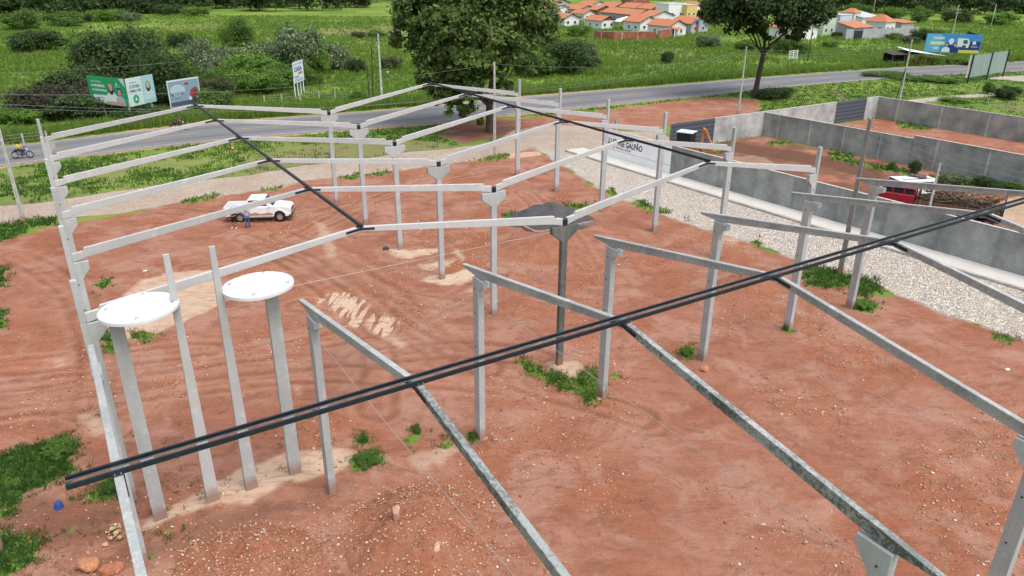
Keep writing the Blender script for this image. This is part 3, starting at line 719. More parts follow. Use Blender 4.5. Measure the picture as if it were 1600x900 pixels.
# ================================================================== YARD WALLS
def wall_mat(name, base, blocks=True):
    n = N(name); p = n.geo('Position'); v = n.coord('Object')
    c = n.mix(n.ramp(n.noise(p, .45, 5, .62), [(.35, 0.0), (.65, 1.0)]), tuple(q*.66 for q in base), tuple(q*1.28 for q in base))
    c = n.mix(n.math('MULTIPLY', n.ramp(n.noise(n.mapping(v, (3, 3, .35)), 1.6, 4, .6), [(.5, 0.0), (.75, 1.0)]), .4), c, tuple(q*.6 for q in base))
    c = n.mix(n.math('MULTIPLY', n.ramp(n.noise(p, 5, 5, .7), [(.55, 0.0), (.75, 1.0)]), .35), c, tuple(q*1.35 for q in base))
    if blocks:
        br = n.new('ShaderNodeTexBrick'); n.link(n.mapping(v, (1, 1, 1), (R(90), 0, 0)), br.inputs['Vector'])
        br.inputs['Scale'].default_value = 1.0; br.inputs['Brick Width'].default_value = .42; br.inputs['Row Height'].default_value = .21; br.inputs['Mortar Size'].default_value = .014
        c = n.mix(n.math('MULTIPLY', br.outputs['Fac'], .5), c, tuple(q*.55 for q in base)); n.bump(n.math('SUBTRACT', 1.0, br.outputs['Fac']), .3, .02)
    n.color(c); n.rough(.92); return n.m
W_BLOCK = wall_mat('cement_block_wall', (.300, .318, .300)); W_PLAST = wall_mat('plastered_wall', (.40, .41, .395), False); W_WHITE = M('whitewash', (.86, .88, .88), .85, 0, .05, .8)
COPE = M('pale_coping', (.52, .50, .46), .9, 0, .2, 4)
def wall(name, label, a, b, h, mat, th=0.16, pil=0, pil_side=1, pilm=None, gap=None, parts=None, cat='wall'):
    """a,b world xy; local x along a->b"""
    d = Vector((b[0]-a[0], b[1]-a[1], 0)); L = d.length; ang = math.atan2(d.y, d.x)
    t = thing(name, label, cat, (a[0], a[1], 0), ang)
    MB().bbox((0, -th/2, -0.4), (L, th/2, h)).build('wall_face', mat, t)
    MB().bbox((-0.003, -th/2-0.02, h+.001), (L+.003, th/2+0.02, h+0.05)).build('coping', COPE, t)
    if pil:
        n_p = int(L/pil)
        for i in range(1, n_p+1):
            x = i*pil-pil*.5
            if x < L-.3: MB().bbox((x-.11, pil_side*(th/2+.001), -.3), (x+.11, pil_side*(th/2+.05), h-.12)).build('pilaster', pilm or W_PLAST, t)
    return t, L
def w2(u, v): p = W(u, v); return (p.x, p.y)
sa, sb, se = w2(wall_u(64.75), 64.75), w2(wall_u(54.5), 54.5), w2(wall_u(12), 12)
# white painted sign wall
t_sign, Ls = wall('sign_wall', 'white painted wall lettered in black beside the pavement', sa, sb, 3.02, W_WHITE)
MB().bbox((0.3, -0.086, 0.92), (Ls-.1, -0.0795, 0.95)).build('joint_line', M('dark_joint_paint', (.12, .12, .12), .9), t_sign)  # dark joint line across the wall face
def text_mesh(s, width=None, size=1.0, extrude=0.004, bold=0.0, height=None):
    cu = bpy.data.curves.new('lettering', 'FONT'); cu.body = s; cu.size = size; cu.extrude = extrude; cu.offset = bold; cu.resolution_u = 3
    o = bpy.data.objects.new('lettering', cu); C.objects.link(o); bpy.context.view_layer.update()
    me = bpy.data.meshes.new_from_object(o.evaluated_get(bpy.context.evaluated_depsgraph_get()))
    bpy.data.objects.remove(o); bpy.data.curves.remove(cu)
    n = len(me.vertices); c = np.empty(n*3, np.float32); me.vertices.foreach_get('co', c); c = c.reshape(-1, 3)
    c[:, 0] -= c[:, 0].min(); c[:, 1] -= c[:, 1].min()
    if width: c[:, 0] *= width/max(c[:, 0].max(), 1e-6)
    if height: c[:, 1] *= height/max(c[:, 1].max(), 1e-6)
    me.vertices.foreach_set('co', c.ravel()); me.update(); return me
def letter(parent, s, x, z, y, width, mat, name='lettering', height=None, bold=0.0, flip=1):
    """flat lettering standing on the -y face of the parent"""
    me = text_mesh(s, width, 1.0, 0.003, bold, height); me.materials.append(mat)
    o = bpy.data.objects.new(name, me); C.objects.link(o); o.parent = parent
    o.location = (x, y, z); o.rotation_euler = (R(90), 0, 0) if flip > 0 else (R(90), 0, math.pi)
    return o
INK = M('black_paint', (.012, .012, .014), .6); REDINK = M('red_paint', (.42, .05, .10), .6)
letter(t_sign, 'ALUGA-SE GALPÃO', 0.3, 1.50, -0.088, 5.8, INK, bold=0.025, height=.82)
letter(t_sign, '(99) 99455-4500', 1.0, 1.06, -0.088, 3.4, REDINK, bold=0.015, height=.32)
wall('block_wall', 'long grey cement block wall beside the pavement right of the white sign wall', sb, se, 3.0, W_BLOCK, pil=4.2, pil_side=-1, pilm=wall_mat('stained_cement', (.245, .258, .235), False))
GATE = N('corrugated_gate'); wv = GATE.new('ShaderNodeTexWave'); wv.bands_direction = 'Z'; GATE.link(GATE.coord('Object'), wv.inputs['Vector']); wv.inputs['Scale'].default_value = .62; wv.inputs['Distortion'].default_value = 0
GATE.color(GATE.mix(wv.outputs['Fac'], (.055, .064, .083), (.095, .107, .132))); GATE.rough(.5); GATE.bump(wv.outputs['Fac'], .4, .03); GATE = GATE.m
def gate(label, a, b, h):
    d = Vector((b[0]-a[0], b[1]-a[1], 0)); L = d.length
    t = thing('sliding_gate', label, 'gate', (a[0], a[1], 0), math.atan2(d.y, d.x))
    MB().bbox((0.06, -.03, .1), (L-.06, .03, h-.08)).build('sheet_panel', GATE, t)
    f = MB(); f.bbox((0, -.045, .05), (.06, .045, h)); f.bbox((L-.06, -.045, .05), (L, .045, h)); f.bbox((.0605, -.045, h-.08), (L-.0605, .045, h)); f.bbox((.0605, -.045, .05), (L-.0605, .045, .1))
    f.build('frame', M('gate_frame', (.16, .17, .19), .5, .3), t)
gate('dark corrugated sliding gate behind the backhoe', w2(61.6, 63.0), w2(68.7, 63.0), 3.0)
wall('plastered_wall', 'plastered grey wall between the two dark gates', w2(68.75, 63.0), w2(91.95, 62.95), 2.98, W_PLAST)
gate('dark corrugated gate in the far yard wall', w2(92.0, 62.95), w2(98.6, 62.9), 3.0)
wall('plastered_wall', 'short plastered wall piece between the far gate and the corner', w2(98.65, 62.9), w2(101.3, 62.85), 2.98, W_PLAST)
wall('block_wall', 'grey block wall with pilasters dividing the two yards', w2(77.6, 62.85), w2(78.9, 44.0), 2.9, W_BLOCK, pil=4.4, pil_side=-1)
wall('block_wall', 'slightly taller grey block wall behind the red truck', w2(78.9, 43.95), w2(80.0, 14), 3.25, W_BLOCK, pil=5.2, pil_side=-1)
wall('block_wall', 'long far grey block wall at the back of the second yard', w2(101.4, 62.8), w2(104.0, 10), 2.95, W_BLOCK, pil=6, pil_side=-1)
# low concrete bay holding the gravel
t = thing('gravel_bay', 'low concrete kerb bay holding the grey gravel heap', 'low wall', W(31.2, 45.6), YAW)
MB().bbox((0, -.1, -.2), (5.6, .1, .42)).build('front_wall', CONC_GREY, t)
MB().bbox((-.1, .101, -.2), (.1, 3.0, .40)).build('side_wall', CONC_GREY, t)
# ================================================================== PEOPLE
def skin_mesh(name, joints, edges, sub=2):
    me = bpy.data.meshes.new(name); bm = bmesh.new()
    lay = bm.verts.layers.skin.verify(); vs_ = []
    for k, (p, r) in enumerate(joints):
        v = bm.verts.new(p); v[lay].radius = (r, r) if not isinstance(r, tuple) else r; v[lay].use_root = (k == 0); vs_.append(v)
    for a, b in edges: bm.edges.new((vs_[a], vs_[b]))
    bm.to_mesh(me); bm.free()
    o = bpy.data.objects.new(name, me); C.objects.link(o)
    s = o.modifiers.new('skin', 'SKIN'); s.use_smooth_shade = True
    q = o.modifiers.new('sub', 'SUBSURF'); q.levels = sub; q.render_levels = sub
    bpy.context.view_layer.update()
    m2 = bpy.data.meshes.new_from_object(o.evaluated_get(bpy.context.evaluated_depsgraph_get()))
    bpy.data.objects.remove(o); m2.name = name; return m2
def put(me, name, mat, parent):
    me.materials.clear(); me.materials.append(mat); o = bpy.data.objects.new(name, me); C.objects.link(o); o.parent = parent
    me.polygons.foreach_set('use_smooth', [True]*len(me.polygons)); return o
SKIN = M('skin', (.30, .16, .10), .6, 0, .08)
HAIR = M('dark_hair', (.015, .012, .010), .7)
def person(label, loc, rz, J, shirt, pants, shorts=False, shoes=None, helmet=None, sleeves=True, long_sleeve=False):
    """J: dict of joints: pelvis chest neck head + l/r shoulder elbow wrist hip knee ankle toe"""
    t = thing('person', label, 'person', loc, rz)
    order = ['pelvis', 'waist', 'chest', 'neck', 'head0', 'head']
    rad = dict(pelvis=(.15, .11), waist=(.135, .095), chest=(.165, .11), neck=.052, head0=.085, head=.088, shoulder=.06, elbow=.042, wrist=.028, hand=.034, hip=.085, knee=.058, ankle=.038, toe=.036)
    joints = []; idx = {}
    def add(n, key): idx[n] = len(joints); joints.append((J[n], rad[key])); return idx[n]
    for n in order: add(n, n)
    E_ = [(0, 1), (1, 2), (2, 3), (3, 4), (4, 5)]
    for s in 'lr':
        for n in ('shoulder', 'elbow', 'wrist', 'hand', 'hip', 'knee', 'ankle', 'toe'): add(s+n, n)
        for a, b in (('chest', s+'shoulder'), (s+'shoulder', s+'elbow'), (s+'elbow', s+'wrist'), (s+'wrist', s+'hand'), ('pelvis', s+'hip'), (s+'hip', s+'knee'), (s+'knee', s+'ankle'), (s+'ankle', s+'toe')): E_.append((idx[a], idx[b]))
        hd = Vector(J[s+'hand']); wr = Vector(J[s+'wrist']); d = (hd-wr).normalized(); sd = d.cross(Vector((0, 1, 0.3))).normalized()
        for k, (o_, L) in enumerate(((-.03, .075), (-.01, .085), (.01, .08), (.03, .065))):
            p = hd+sd*o_+d*.03; joints.append((p+d*L*.5+Vector((0, .008, 0)), .0095)); joints.append((p+d*L+Vector((0, .025, 0)), .0085))
            n0 = len(joints)-2; E_ += [(idx[s+'hand'], n0), (n0, n0+1)]
        th = len(joints); joints.append((wr+d*.05+sd*-.05+Vector((0, .02, 0)), .011)); joints.append((wr+d*.09+sd*-.055+Vector((0, .04, 0)), .0095)); E_ += [(idx[s+'wrist'], th), (th, th+1)]
    put(skin_mesh('body', joints, E_), 'body', SKIN, t)
    def sub(names, pairs, grow, nm_, mat):
        ix = {n: i for i, n in enumerate(names)}
        js = []
        for n in names:
            key = n if n in rad else n[1:]
            p = J[n]
            r = rad.get(key, .05); g = grow
            js.append((p, tuple(q+g for q in r) if isinstance(r, tuple) else r+g))
        put(skin_mesh(nm_, js, [(ix[a], ix[b]) for a, b in pairs]), nm_, mat, t)
    arm = ['lshoulder', 'lelbow', 'rshoulder', 'relbow']+(['lwrist', 'rwrist'] if long_sleeve else [])
    sub(['chest', 'waist', 'pelvis']+arm, [('chest', 'waist'), ('waist', 'pelvis'), ('chest', 'lshoulder'), ('chest', 'rshoulder'), ('lshoulder', 'lelbow'), ('rshoulder', 'relbow')]+([('lelbow', 'lwrist'), ('relbow', 'rwrist')] if long_sleeve else []), .018, 'shirt', shirt)
    leg = ['lhip', 'lknee', 'rhip', 'rknee']+([] if shorts else ['lankle', 'rankle'])
    sub(['pelvis']+leg, [('pelvis', 'lhip'), ('pelvis', 'rhip'), ('lhip', 'lknee'), ('rhip', 'rknee')]+([] if shorts else [('lknee', 'lankle'), ('rknee', 'rankle')]), .022, 'shorts' if shorts else 'trousers', pants)
    for s in 'lr':
        a, b = Vector(J[s+'ankle']), Vector(J[s+'toe']); c = (a+b)/2; m = MB()
        m.ell((0, 0, 0), (.052, .135, .05), 10, 6); o = m.build('shoe', shoes or BLACK, t, True, (c.x, c.y+.01, min(a.z, b.z)+.012))
        o.rotation_euler = (0, 0, math.atan2((b-a).y, (b-a).x)-math.pi/2)
    h = Vector(J['head']); fwd = (Vector(J.get('look', (0, 1, 0)))).normalized(); rt = fwd.cross(Vector((0, 0, 1)))
    m = MB(); m.ell(h+fwd*.088+Vector((0, 0, -.025)), (.014, .018, .02), 8, 5)
    m.build('nose', SKIN, t, True)
    for sgn in (-1, 1):
        m = MB(); m.ell(h+fwd*.078+rt*sgn*.033+Vector((0, 0, .005)), (.011, .011, .009), 8, 5); m.build('eye', BLACK, t, True)
        m = MB(); m.ell(h+rt*sgn*.088+Vector((0, 0, -.015)), (.014, .022, .032), 8, 5); m.build('ear', SKIN, t, True)
    m = MB(); m.ell(h+fwd*.08+Vector((0, 0, -.06)), (.026, .010, .008), 8, 4); m.build('mouth', M('lips', (.22, .09, .07)), t, True)
    if helmet: 
        m = MB(); m.ell(h-fwd*.012+Vector((0, 0, .02)), (.14, .15, .145), 14, 8); m.build('helmet', helmet, t, True)
    else:
        m = MB(); m.ell(h-fwd*.022+Vector((0, 0, .035)), (.093, .1, .085), 14, 8); m.build('hair', HAIR, t, True)
    return t
def stand(**kw):
    J = dict(pelvis=(0,0,.95), waist=(0,0,1.12), chest=(0,0,1.32), neck=(0,.01,1.50), head0=(0,.02,1.58), head=(0,.025,1.67))
    for s, g in (('l', -1), ('r', 1)):
        J.update({s+'shoulder': (g*.2,0,1.42), s+'elbow': (g*.25,-.02,1.14), s+'wrist': (g*.25,.08,.90), s+'hand': (g*.25,.11,.83), s+'hip': (g*.1,0,.9), s+'knee': (g*.11,.02,.5), s+'ankle': (g*.12,-.02,.09), s+'toe': (g*.14,.12,.04)})
    J.update(kw); return J
gp = lambda x, y: (lambda q: (q[0], q[1], hz(*q)))(G(x, y))
person('person in a black shirt and black knee-length shorts standing beside the white pickup', gp(367, 357.5), R(165), stand(lwrist=(-.12,.2,1.08), lhand=(-.06,.25,1.1), lankle=(-.17,-.02,.09), ltoe=(-.2,.12,.04), rankle=(.17,-.02,.09), rtoe=(.2,.12,.04), lknee=(-.14,.02,.5), rknee=(.14,.02,.5)), M('black_cloth', (.014, .014, .017), .9), M('black_shorts', (.016, .016, .02), .9), True, WHITE)
person('person in a pale blue plaid shirt and blue jeans standing beside the white pickup', gp(388, 356.5), R(20), stand(rwrist=(.1,.24,1.16), rhand=(.05,.28,1.2)), M('plaid_shirt', (.34, .40, .55), .9, 0, .45, 22), M('blue_jeans', (.055, .10, .22), .9, 0, .25, 6), False, BLACK)

# ================================================================== VEHICLES
def wheel(parent, x, y, r, wd, rim=CHROME, tyre=BLACK):
    h = wd/2; s = 1 if y >= 0 else -1
    prof = [(r*.62, -h), (r*.93, -h), (r, -h*.6), (r, h*.6), (r*.93, h), (r*.62, h)]
    m = MB().lathe(prof, 22, (0, 0, 0), M=Matrix.Rotation(R(90), 4, 'X'), cap=False); o = m.build('wheel', tyre, parent, True, (x, y, r))
    m = MB().lathe([(r*.18, h*.75), (r*.22, h*.72), (r*.5, h*.5), (r*.615, h*.9), (r*.615, -h*.8), (r*.1, -h*.8)], 18, M=Matrix.Rotation(R(-90*s), 4, 'X'))
    m.build('rim', rim, o, True)
    m = MB()
    for k in range(6):
        a = k*math.pi/3; m.box((math.cos(a)*r*.4, s*h*.72, math.sin(a)*r*.4), (r*.34, .02, r*.11), M=Matrix.Rotation(-a, 4, 'Y'))
    m.build('spoke', rim, o)
    return o
def quad_on(face, a, b, c_, d, off=0.006):
    """quad inside a face given in (s,t) fractions of the face corners"""
    p = [Vector(q) for q in face]; n = (p[1]-p[0]).cross(p[3]-p[0]).normalized()
    def at(s, t): return p[0]*(1-s)*(1-t)+p[1]*s*(1-t)+p[2]*s*t+p[3]*(1-s)*t
    return [at(*q)+n*off for q in (a, b, c_, d)]
CARW = N('car_white'); CARW.color((.80, .81, .82)); CARW.rough(.28); CARW.b.inputs['Coat Weight'].default_value = .6; CARW = CARW.m
_mud = N('car_white_muddy'); vo = _mud.coord('Object'); sx = _mud.new('ShaderNodeSeparateXYZ'); _mud.link(vo, sx.inputs[0])
_f = _mud.ramp(_mud.math('ADD', sx.outputs[2], _mud.math('MULTIPLY', _mud.noise(vo, 2.5, 5, .6), .5)), [(.98, 1.0), (1.46, 0.0)])
_mud.color(_mud.mix(_f, (.80, .82, .83), (.42, .26, .15))); _mud.rough(.5); MUDW = _mud.m
def pickup(label, loc, rz):
    t = thing('pickup_truck', label, 'pickup', loc, rz)
    ax = (1.70, -1.45); wr = .385; hw = .91
    def arch(cx, z0, r=.47, n=9): return [(cx+r*math.cos(a), .42+r*math.sin(a)) for a in np.linspace(0, math.pi, n)]
    prof = [(-.83, .46)]+[(1.70-.47, .46)]+arch(1.70, .46)[::-1]+[(2.52, .50), (2.60, .62), (2.61, .92), (2.54, 1.04), (2.30, 1.12), (1.5, 1.20), (.98, 1.215), (-.83, 1.19)]
    m = MB().prism(prof, 'y', -hw, hw)
    m.v = [(x, y*(1-.10*max(0, (x-1.6)/1.0)**2)*(1 if z > .7 else .985), z) for x, y, z in m.v]
    m.build('body', CARW, t, bevel=.035)
    # bed
    m = MB(); side = [(-2.60, .52)]+[(-1.45-.47, .52)]+arch(-1.45, .5)[::-1]+[(-.84, .52), (-.84, 1.22), (-2.60, 1.22)]
    for s in (-1, 1): m.prism(side, 'y', s*hw, s*(hw-.07))
    m.bbox((-2.60, -hw+.071, .55), (-.84, hw-.071, .60)); m.bbox((-.91, -hw+.071, .6005), (-.84, hw-.071, 1.22))
    m.build('cargo_bed', CARW, t, bevel=.012); MB().bbox((-2.59, -hw+.075, .601), (-.92, hw-.075, .612)).build('bed_shade_sheet', M('painted_bed_shade', (.20, .23, .23), .8, 0, .25, 3), t)  # grey floor sheet puts the shade inside the cargo bed into colour
    for s in (-1, 1):
        MB().bbox((-1.95, s*(hw-.072), .681), (-.95, s*(hw-.28), .90)).build('wheel_box', CARW, t, bevel=.03)
    m = MB().bbox((-2.65, -hw+.02, .60), (-2.601, hw-.02, 1.22)); tg = m.build('tailgate', CARW, t, bevel=.01)
    MB().bbox((-2.662, -.12, 1.0), (-2.651, .12, 1.08)).build('handle', BLACK, tg)
    MB().bbox((-2.78, -.88, .46), (-2.62, .88, .60)).build('rear_bumper', CHROME, t, bevel=.03)
    # cabin
    B = [(-.84, -.89, 1.17), (1.28, -.89, 1.18), (1.28, .89, 1.18), (-.84, .89, 1.17)]; T = [(-.74, -.71, 1.78), (.52, -.71, 1.81), (.52, .71, 1.81), (-.74, .71, 1.78)]
    MB().add(B+T, [(4, 5, 6, 7), (0, 1, 5, 4), (1, 2, 6, 5), (2, 3, 7, 6), (3, 0, 4, 7)]).build('cabin', CARW, t, bevel=.07)
    fr = (B[1], B[2], T[2], T[1]); rr = (B[3], B[0], T[0], T[3]); rs = (B[0], B[1], T[1], T[0]); ls = (B[2], B[3], T[3], T[2])
    MB().add(quad_on(fr, (.07, .06), (.93, .06), (.92, .9), (.08, .9)), [(0, 1, 2, 3)]).build('windscreen', GLASS, t)
    MB().add(quad_on(rr, (.1, .25), (.9, .25), (.9, .85), (.1, .85)), [(0, 1, 2, 3)]).build('rear_window', GLASS, t)
    for f, seq in ((rs, ((.07, .40), (.44, .84))), (ls, ((.60, .94), (.17, .56)))):
        for a, b in seq:
            far = (a > .5) if f is rs else (a < .3)
            e = .10 if b > .8 and f is rs else 0
            MB().add(quad_on(f, (a, .14), (b, .14), (b-e*1.3, .84), (a, .84)), [(0, 1, 2, 3)]).build('side_window', GLASS, t)
    for s in (-1, 1):
        for x0, x1 in ((-.72, .18), (.20, 1.18)):
            d = MB().bbox((x0, s*(hw+.001), .55), (x1, s*(hw+.008), 1.17)).build('door', MUDW, t)
            MB().bbox((x0+.05, s*(hw+.009), 1.03), (x0+.22, s*(hw+.035), 1.07)).build('handle', CARW, d)
        MB().bbox((-.75, s*(hw-.03), .38), (1.2, s*(hw+.05), .44)).build('side_step', M('dusty_trim', (.30, .20, .13), .8), t, bevel=.01)
        MB().box((.98, s*(hw+.11), 1.27), (.12, .22, .16)).build('wing_mirror', CARW, t, bevel=.03)
        MB().add([(2.30, s*.80, .93), (2.575, s*.55, .93), (2.555, s*.55, 1.05), (2.22, s*.81, 1.06)], [(0, 1, 2, 3)] if s < 0 else [(3, 2, 1, 0)]).build('headlight', M('lamp_glass', (.55, .57, .6), .1, .2), t)
        MB().bbox((-2.666, s*.80, .85), (-2.652, s*.90, 1.15)).build('tail_light', M('red_lens', (.35, .01, .01), .2), t)
        MB().lathe([(.06, 0), (.06, .02)], 10, (2.60, s*.66, .60), M=Matrix.Rotation(R(90), 4, 'Y')).build('fog_lamp', BLACK, t)
        for x in ax:
            wheel(t, x, s*.80, wr, .25)
            MB().lathe([(.43, 0), (.43, .12)], 18, (x, s*.62, .42), M=Matrix.Rotation(R(-90*s), 4, 'X')).build('wheel_well', BLACK, t)
    MB().bbox((2.60, -.52, .74), (2.628, .52, .98)).build('grille', BLACK, t, bevel=.01)
    MB().bbox((2.629, -.50, .875), (2.636, .50, .895)).build('grille_bar', CHROME, t)
    MB().bbox((2.42, -.86, .40), (2.65, .86, .56)).build('front_bumper', M('grey_plastic', (.06, .06, .065), .7), t, bevel=.04)
    MB().bbox((2.652, -.2, .60), (2.66, .2, .71)).build('number_plate', M('plate', (.5, .5, .48), .5), t)
    return t
pc = Vector((-21.0, 58.5)); pa = R(6.5); nrm_ = Vector((-math.sin(pa), math.cos(pa)))
pc2 = pc+nrm_*.8
pk = pickup('white double-cab pickup with mud-splashed doors parked on the red earth', (pc2.x-.05, pc2.y, hz(pc2.x, pc2.y)-.03), pa); pk.scale = (1.02, 1.04, 1.10)

def motorbike(label, loc, rz, colm, rider_label, shirt, hel):
    t = thing('motorcycle', label, 'motorcycle', loc, rz); r = .30; t.scale = (1.12,)*3
    for x in (-.64, .64):
        m = MB(); n = 22
        prof = [(r+.045*math.cos(a), .045*math.sin(a)) for a in np.linspace(0, 2*math.pi, 9)[:-1]]
        V = []; F = []
        for i in range(n):
            a = 2*math.pi*i/n
            for q, z in prof: V.append((q*math.cos(a), z, q*math.sin(a)))
        for i in range(n):
            for j in range(8): F.append((i*8+j, i*8+(j+1) % 8, ((i+1) % n)*8+(j+1) % 8, ((i+1) % n)*8+j))
        o = m.add(V, F).build('wheel', BLACK, t, True, (x, 0, r+.045))
        m = MB()
        for k in range(8):
            a = k*math.pi/4; m.tube([(0, 0, 0), (math.cos(a)*(r-.03), 0, math.sin(a)*(r-.03))], .008, 4)
        m.lathe([(.06, -.05), (.06, .05)], 10, M=Matrix.Rotation(R(90), 4, 'X')); m.build('spokes', CHROME, o)
    m = MB(); m.tube([(-.64, .07, .345), (-.2, .07, .36), (-.2, .06, .62)], .022, 6); m.tube([(-.64, -.07, .345), (-.2, -.07, .36), (-.2, -.06, .62)], .022, 6); m.tube([(-.75, 0, .70), (-.2, 0, .62), (.35, 0, .86), (.22, 0, .36), (-.2, 0, .34)], .028, 6); m.build('frame', BLACK, t)
    m = MB()
    for s in (-1, 1): m.tube([(.64, s*.08, .345), (.36, s*.08, .92)], .022, 6)
    m.build('front_fork', CHROME, t)
    MB().ell((.14, 0, .80), (.26, .13, .13), 14, 8).build('fuel_tank', colm, t, True)
    MB().box((-.36, 0, .77), (.66, .22, .09)).build('seat', BLACK, t, bevel=.03)
    MB().box((-.62, 0, .66), (.40, .17, .12)).build('tail_cowl', colm, t, bevel=.03)
    MB().box((.08, 0, .44), (.30, .24, .28)).build('engine', M('engine_grey', (.14, .14, .15), .5, .5), t, bevel=.03)
    MB().tube([(.1, -.14, .32), (-.2, -.17, .28), (-.85, -.18, .38)], [.02, .035, .045], 8).build('exhaust', CHROME, t)
    MB().tube([(.27, -.36, 1.04), (.33, -.2, 1.03), (.36, 0, .96), (.33, .2, 1.03), (.27, .36, 1.04)], .013, 6).build('handlebar', BLACK, t)
    MB().ell((.46, 0, .88), (.08, .10, .10), 10, 6).build('headlight', M('lamp_glass', (.55, .57, .6), .1, .2), t, True)
    m = MB(); m.box((.64, 0, .70), (.40, .10, .02)); m.build('mudguard', colm, t)
    for s in (-1, 1): MB().tube([(.32, s*.25, 1.03), (.34, s*.33, 1.17)], [.008, .04], 6).build('mirror', BLACK, t)
    J = dict(pelvis=(0,-.36,.90), waist=(0,-.31,1.06), chest=(0,-.22,1.26), neck=(0,-.15,1.43), head0=(0,-.12,1.50), head=(0,-.11,1.585))
    for s, g in (('l', -1), ('r', 1)):
        J.update({s+'shoulder': (g*.2,-.19,1.34), s+'elbow': (g*.30,.04,1.16), s+'wrist': (g*.31,.22,1.08), s+'hand': (g*.31,.28,1.07), s+'hip': (g*.11,-.33,.86), s+'knee': (g*.19,.08,.72), s+'ankle': (g*.17,-.06,.32), s+'toe': (g*.18,.08,.28)})
    p = person(rider_label, loc, rz-math.pi/2, {k: tuple(c*1.1 for c in v) for k, v in J.items()}, shirt, M('dark_trousers', (.05, .04, .045), .9), False, BLACK, hel)
    return t
q = G(37, 248.5); motorbike('dark blue motorcycle riding along the road at the left edge', (q[0], q[1], .09), R(14), M('dark_blue_paint', (.02, .03, .12), .3), 'person in a yellow shirt and dark helmet riding the motorcycle at the left', M('yellow_shirt', (.72, .66, .03), .9), M('helmet_black', (.02, .02, .022), .25))
q = G(281, 204); motorbike('dark motorcycle on the road half hidden behind a concrete rafter below the billboards', (q[0], q[1], .09), R(24), M('black_bike_paint', (.02, .02, .03), .3), 'person in a dark red shirt riding the motorcycle half hidden behind a rafter', M('dark_red_shirt', (.16, .06, .05), .9), M('helmet_black', (.02, .02, .022), .25))

# red dump truck with branches
fu, fv, bu, bv = 60.9, 36.4, 64.9, 27.5
fw, bw = W(fu, fv), W(bu, bv); d = fw-bw; RT = thing('dump_truck', 'red dump truck with a load of cut branches behind the wall', 'truck', (bw.x, bw.y, 0), math.atan2(d.y, d.x)); LT = d.length
RED = M('faded_red_paint', (.30, .018, .03), .45, 0, .15)
MB().bbox((LT-3.3, -1.15, .62), (LT-.5, 1.15, 2.02)).build('cab_body', RED, RT, bevel=.08)
MB().bbox((LT-.5, -1.05, .62), (LT, 1.05, 1.45)).build('bonnet', RED, RT, bevel=.08)
MB().add([(LT-3.25,-1.08,1.75),(LT-.55,-1.08,1.75),(LT-.55,1.08,1.75),(LT-3.25,1.08,1.75),(LT-3.15,-1.0,2.5),(LT-.85,-1.0,2.5),(LT-.85,1.0,2.5),(LT-3.15,1.0,2.5)], [(4,5,6,7),(0,1,5,4),(1,2,6,5),(2,3,7,6),(3,0,4,7)]).build('cab_glasshouse', GLASS, RT, bevel=.03)
m = MB()
for x, y in ((LT-3.2, -1.03), (LT-3.2, 1.03), (LT-2.4, -1.055), (LT-2.4, 1.055), (LT-.68, -1.03), (LT-.68, 1.03), (LT-1.5, -1.055), (LT-1.5, 1.055)): m.box((x, y, 2.12), (.14, .07, .76))
m.build('cab_pillars', RED, RT)
MB().bbox((LT-3.3, -1.12, 2.5), (LT-.75, 1.12, 2.6)).build('roof', RED, RT, bevel=.05)
MB().bbox((LT-.02, -1.1, .45), (LT+.12, 1.1, .72)).build('front_bumper', WHITE, RT, bevel=.03)
for s in (-1, 1): MB().lathe([(.12, 0), (.12, .05)], 12, (LT, s*.8, 1.0), M=Matrix.Rotation(R(90), 4, 'Y')).build('headlight', CHROME, RT)
MB().bbox((.1, -.5, .55), (LT-.6, .5, .78)).build('chassis', BLACK, RT)
BED = M('rusty_bed_boards', (.17, .075, .045), .85, 0, .4, 2.5); bed_l = LT-3.55
b = MB(); b.bbox((0, -1.2, 1.05), (bed_l, 1.2, 1.15))
b.build('bed_floor', BED, RT)
for s in (-1, 1):
    m = MB()
    for k in range(2): m.bbox((0.08, s*1.2, 1.16+k*.27), (bed_l, s*1.15, 1.16+k*.27+.25))
    sb_ = m.build('side_boards', BED if s > 0 else M('dark_red_boards', (.19, .025, .035), .6, 0, .3, 3), RT)
    m = MB()
    for x in np.linspace(.3, bed_l-.2, 6): m.bbox((x-.05, s*1.203, 1.0), (x+.05, s*1.27, 1.74))
    m.build('stakes', WOOD, sb_)
MB().bbox((-.02, -1.27, 1.1), (.06, 1.27, 2.65)).build('tailboard', M('dark_tailboard', (.035, .03, .035), .7, 0, .3), RT)
MB().bbox((bed_l, -1.2, 1.1), (bed_l+.07, 1.2, 2.45)).build('headboard', M('dark_headboard', (.04, .035, .03), .7), RT)
for x in (.9, 2.0, LT-1.2):
    for s in (-1, 1): wheel(RT, x, s*1.0, .48, .3)
rg = random.Random(5)
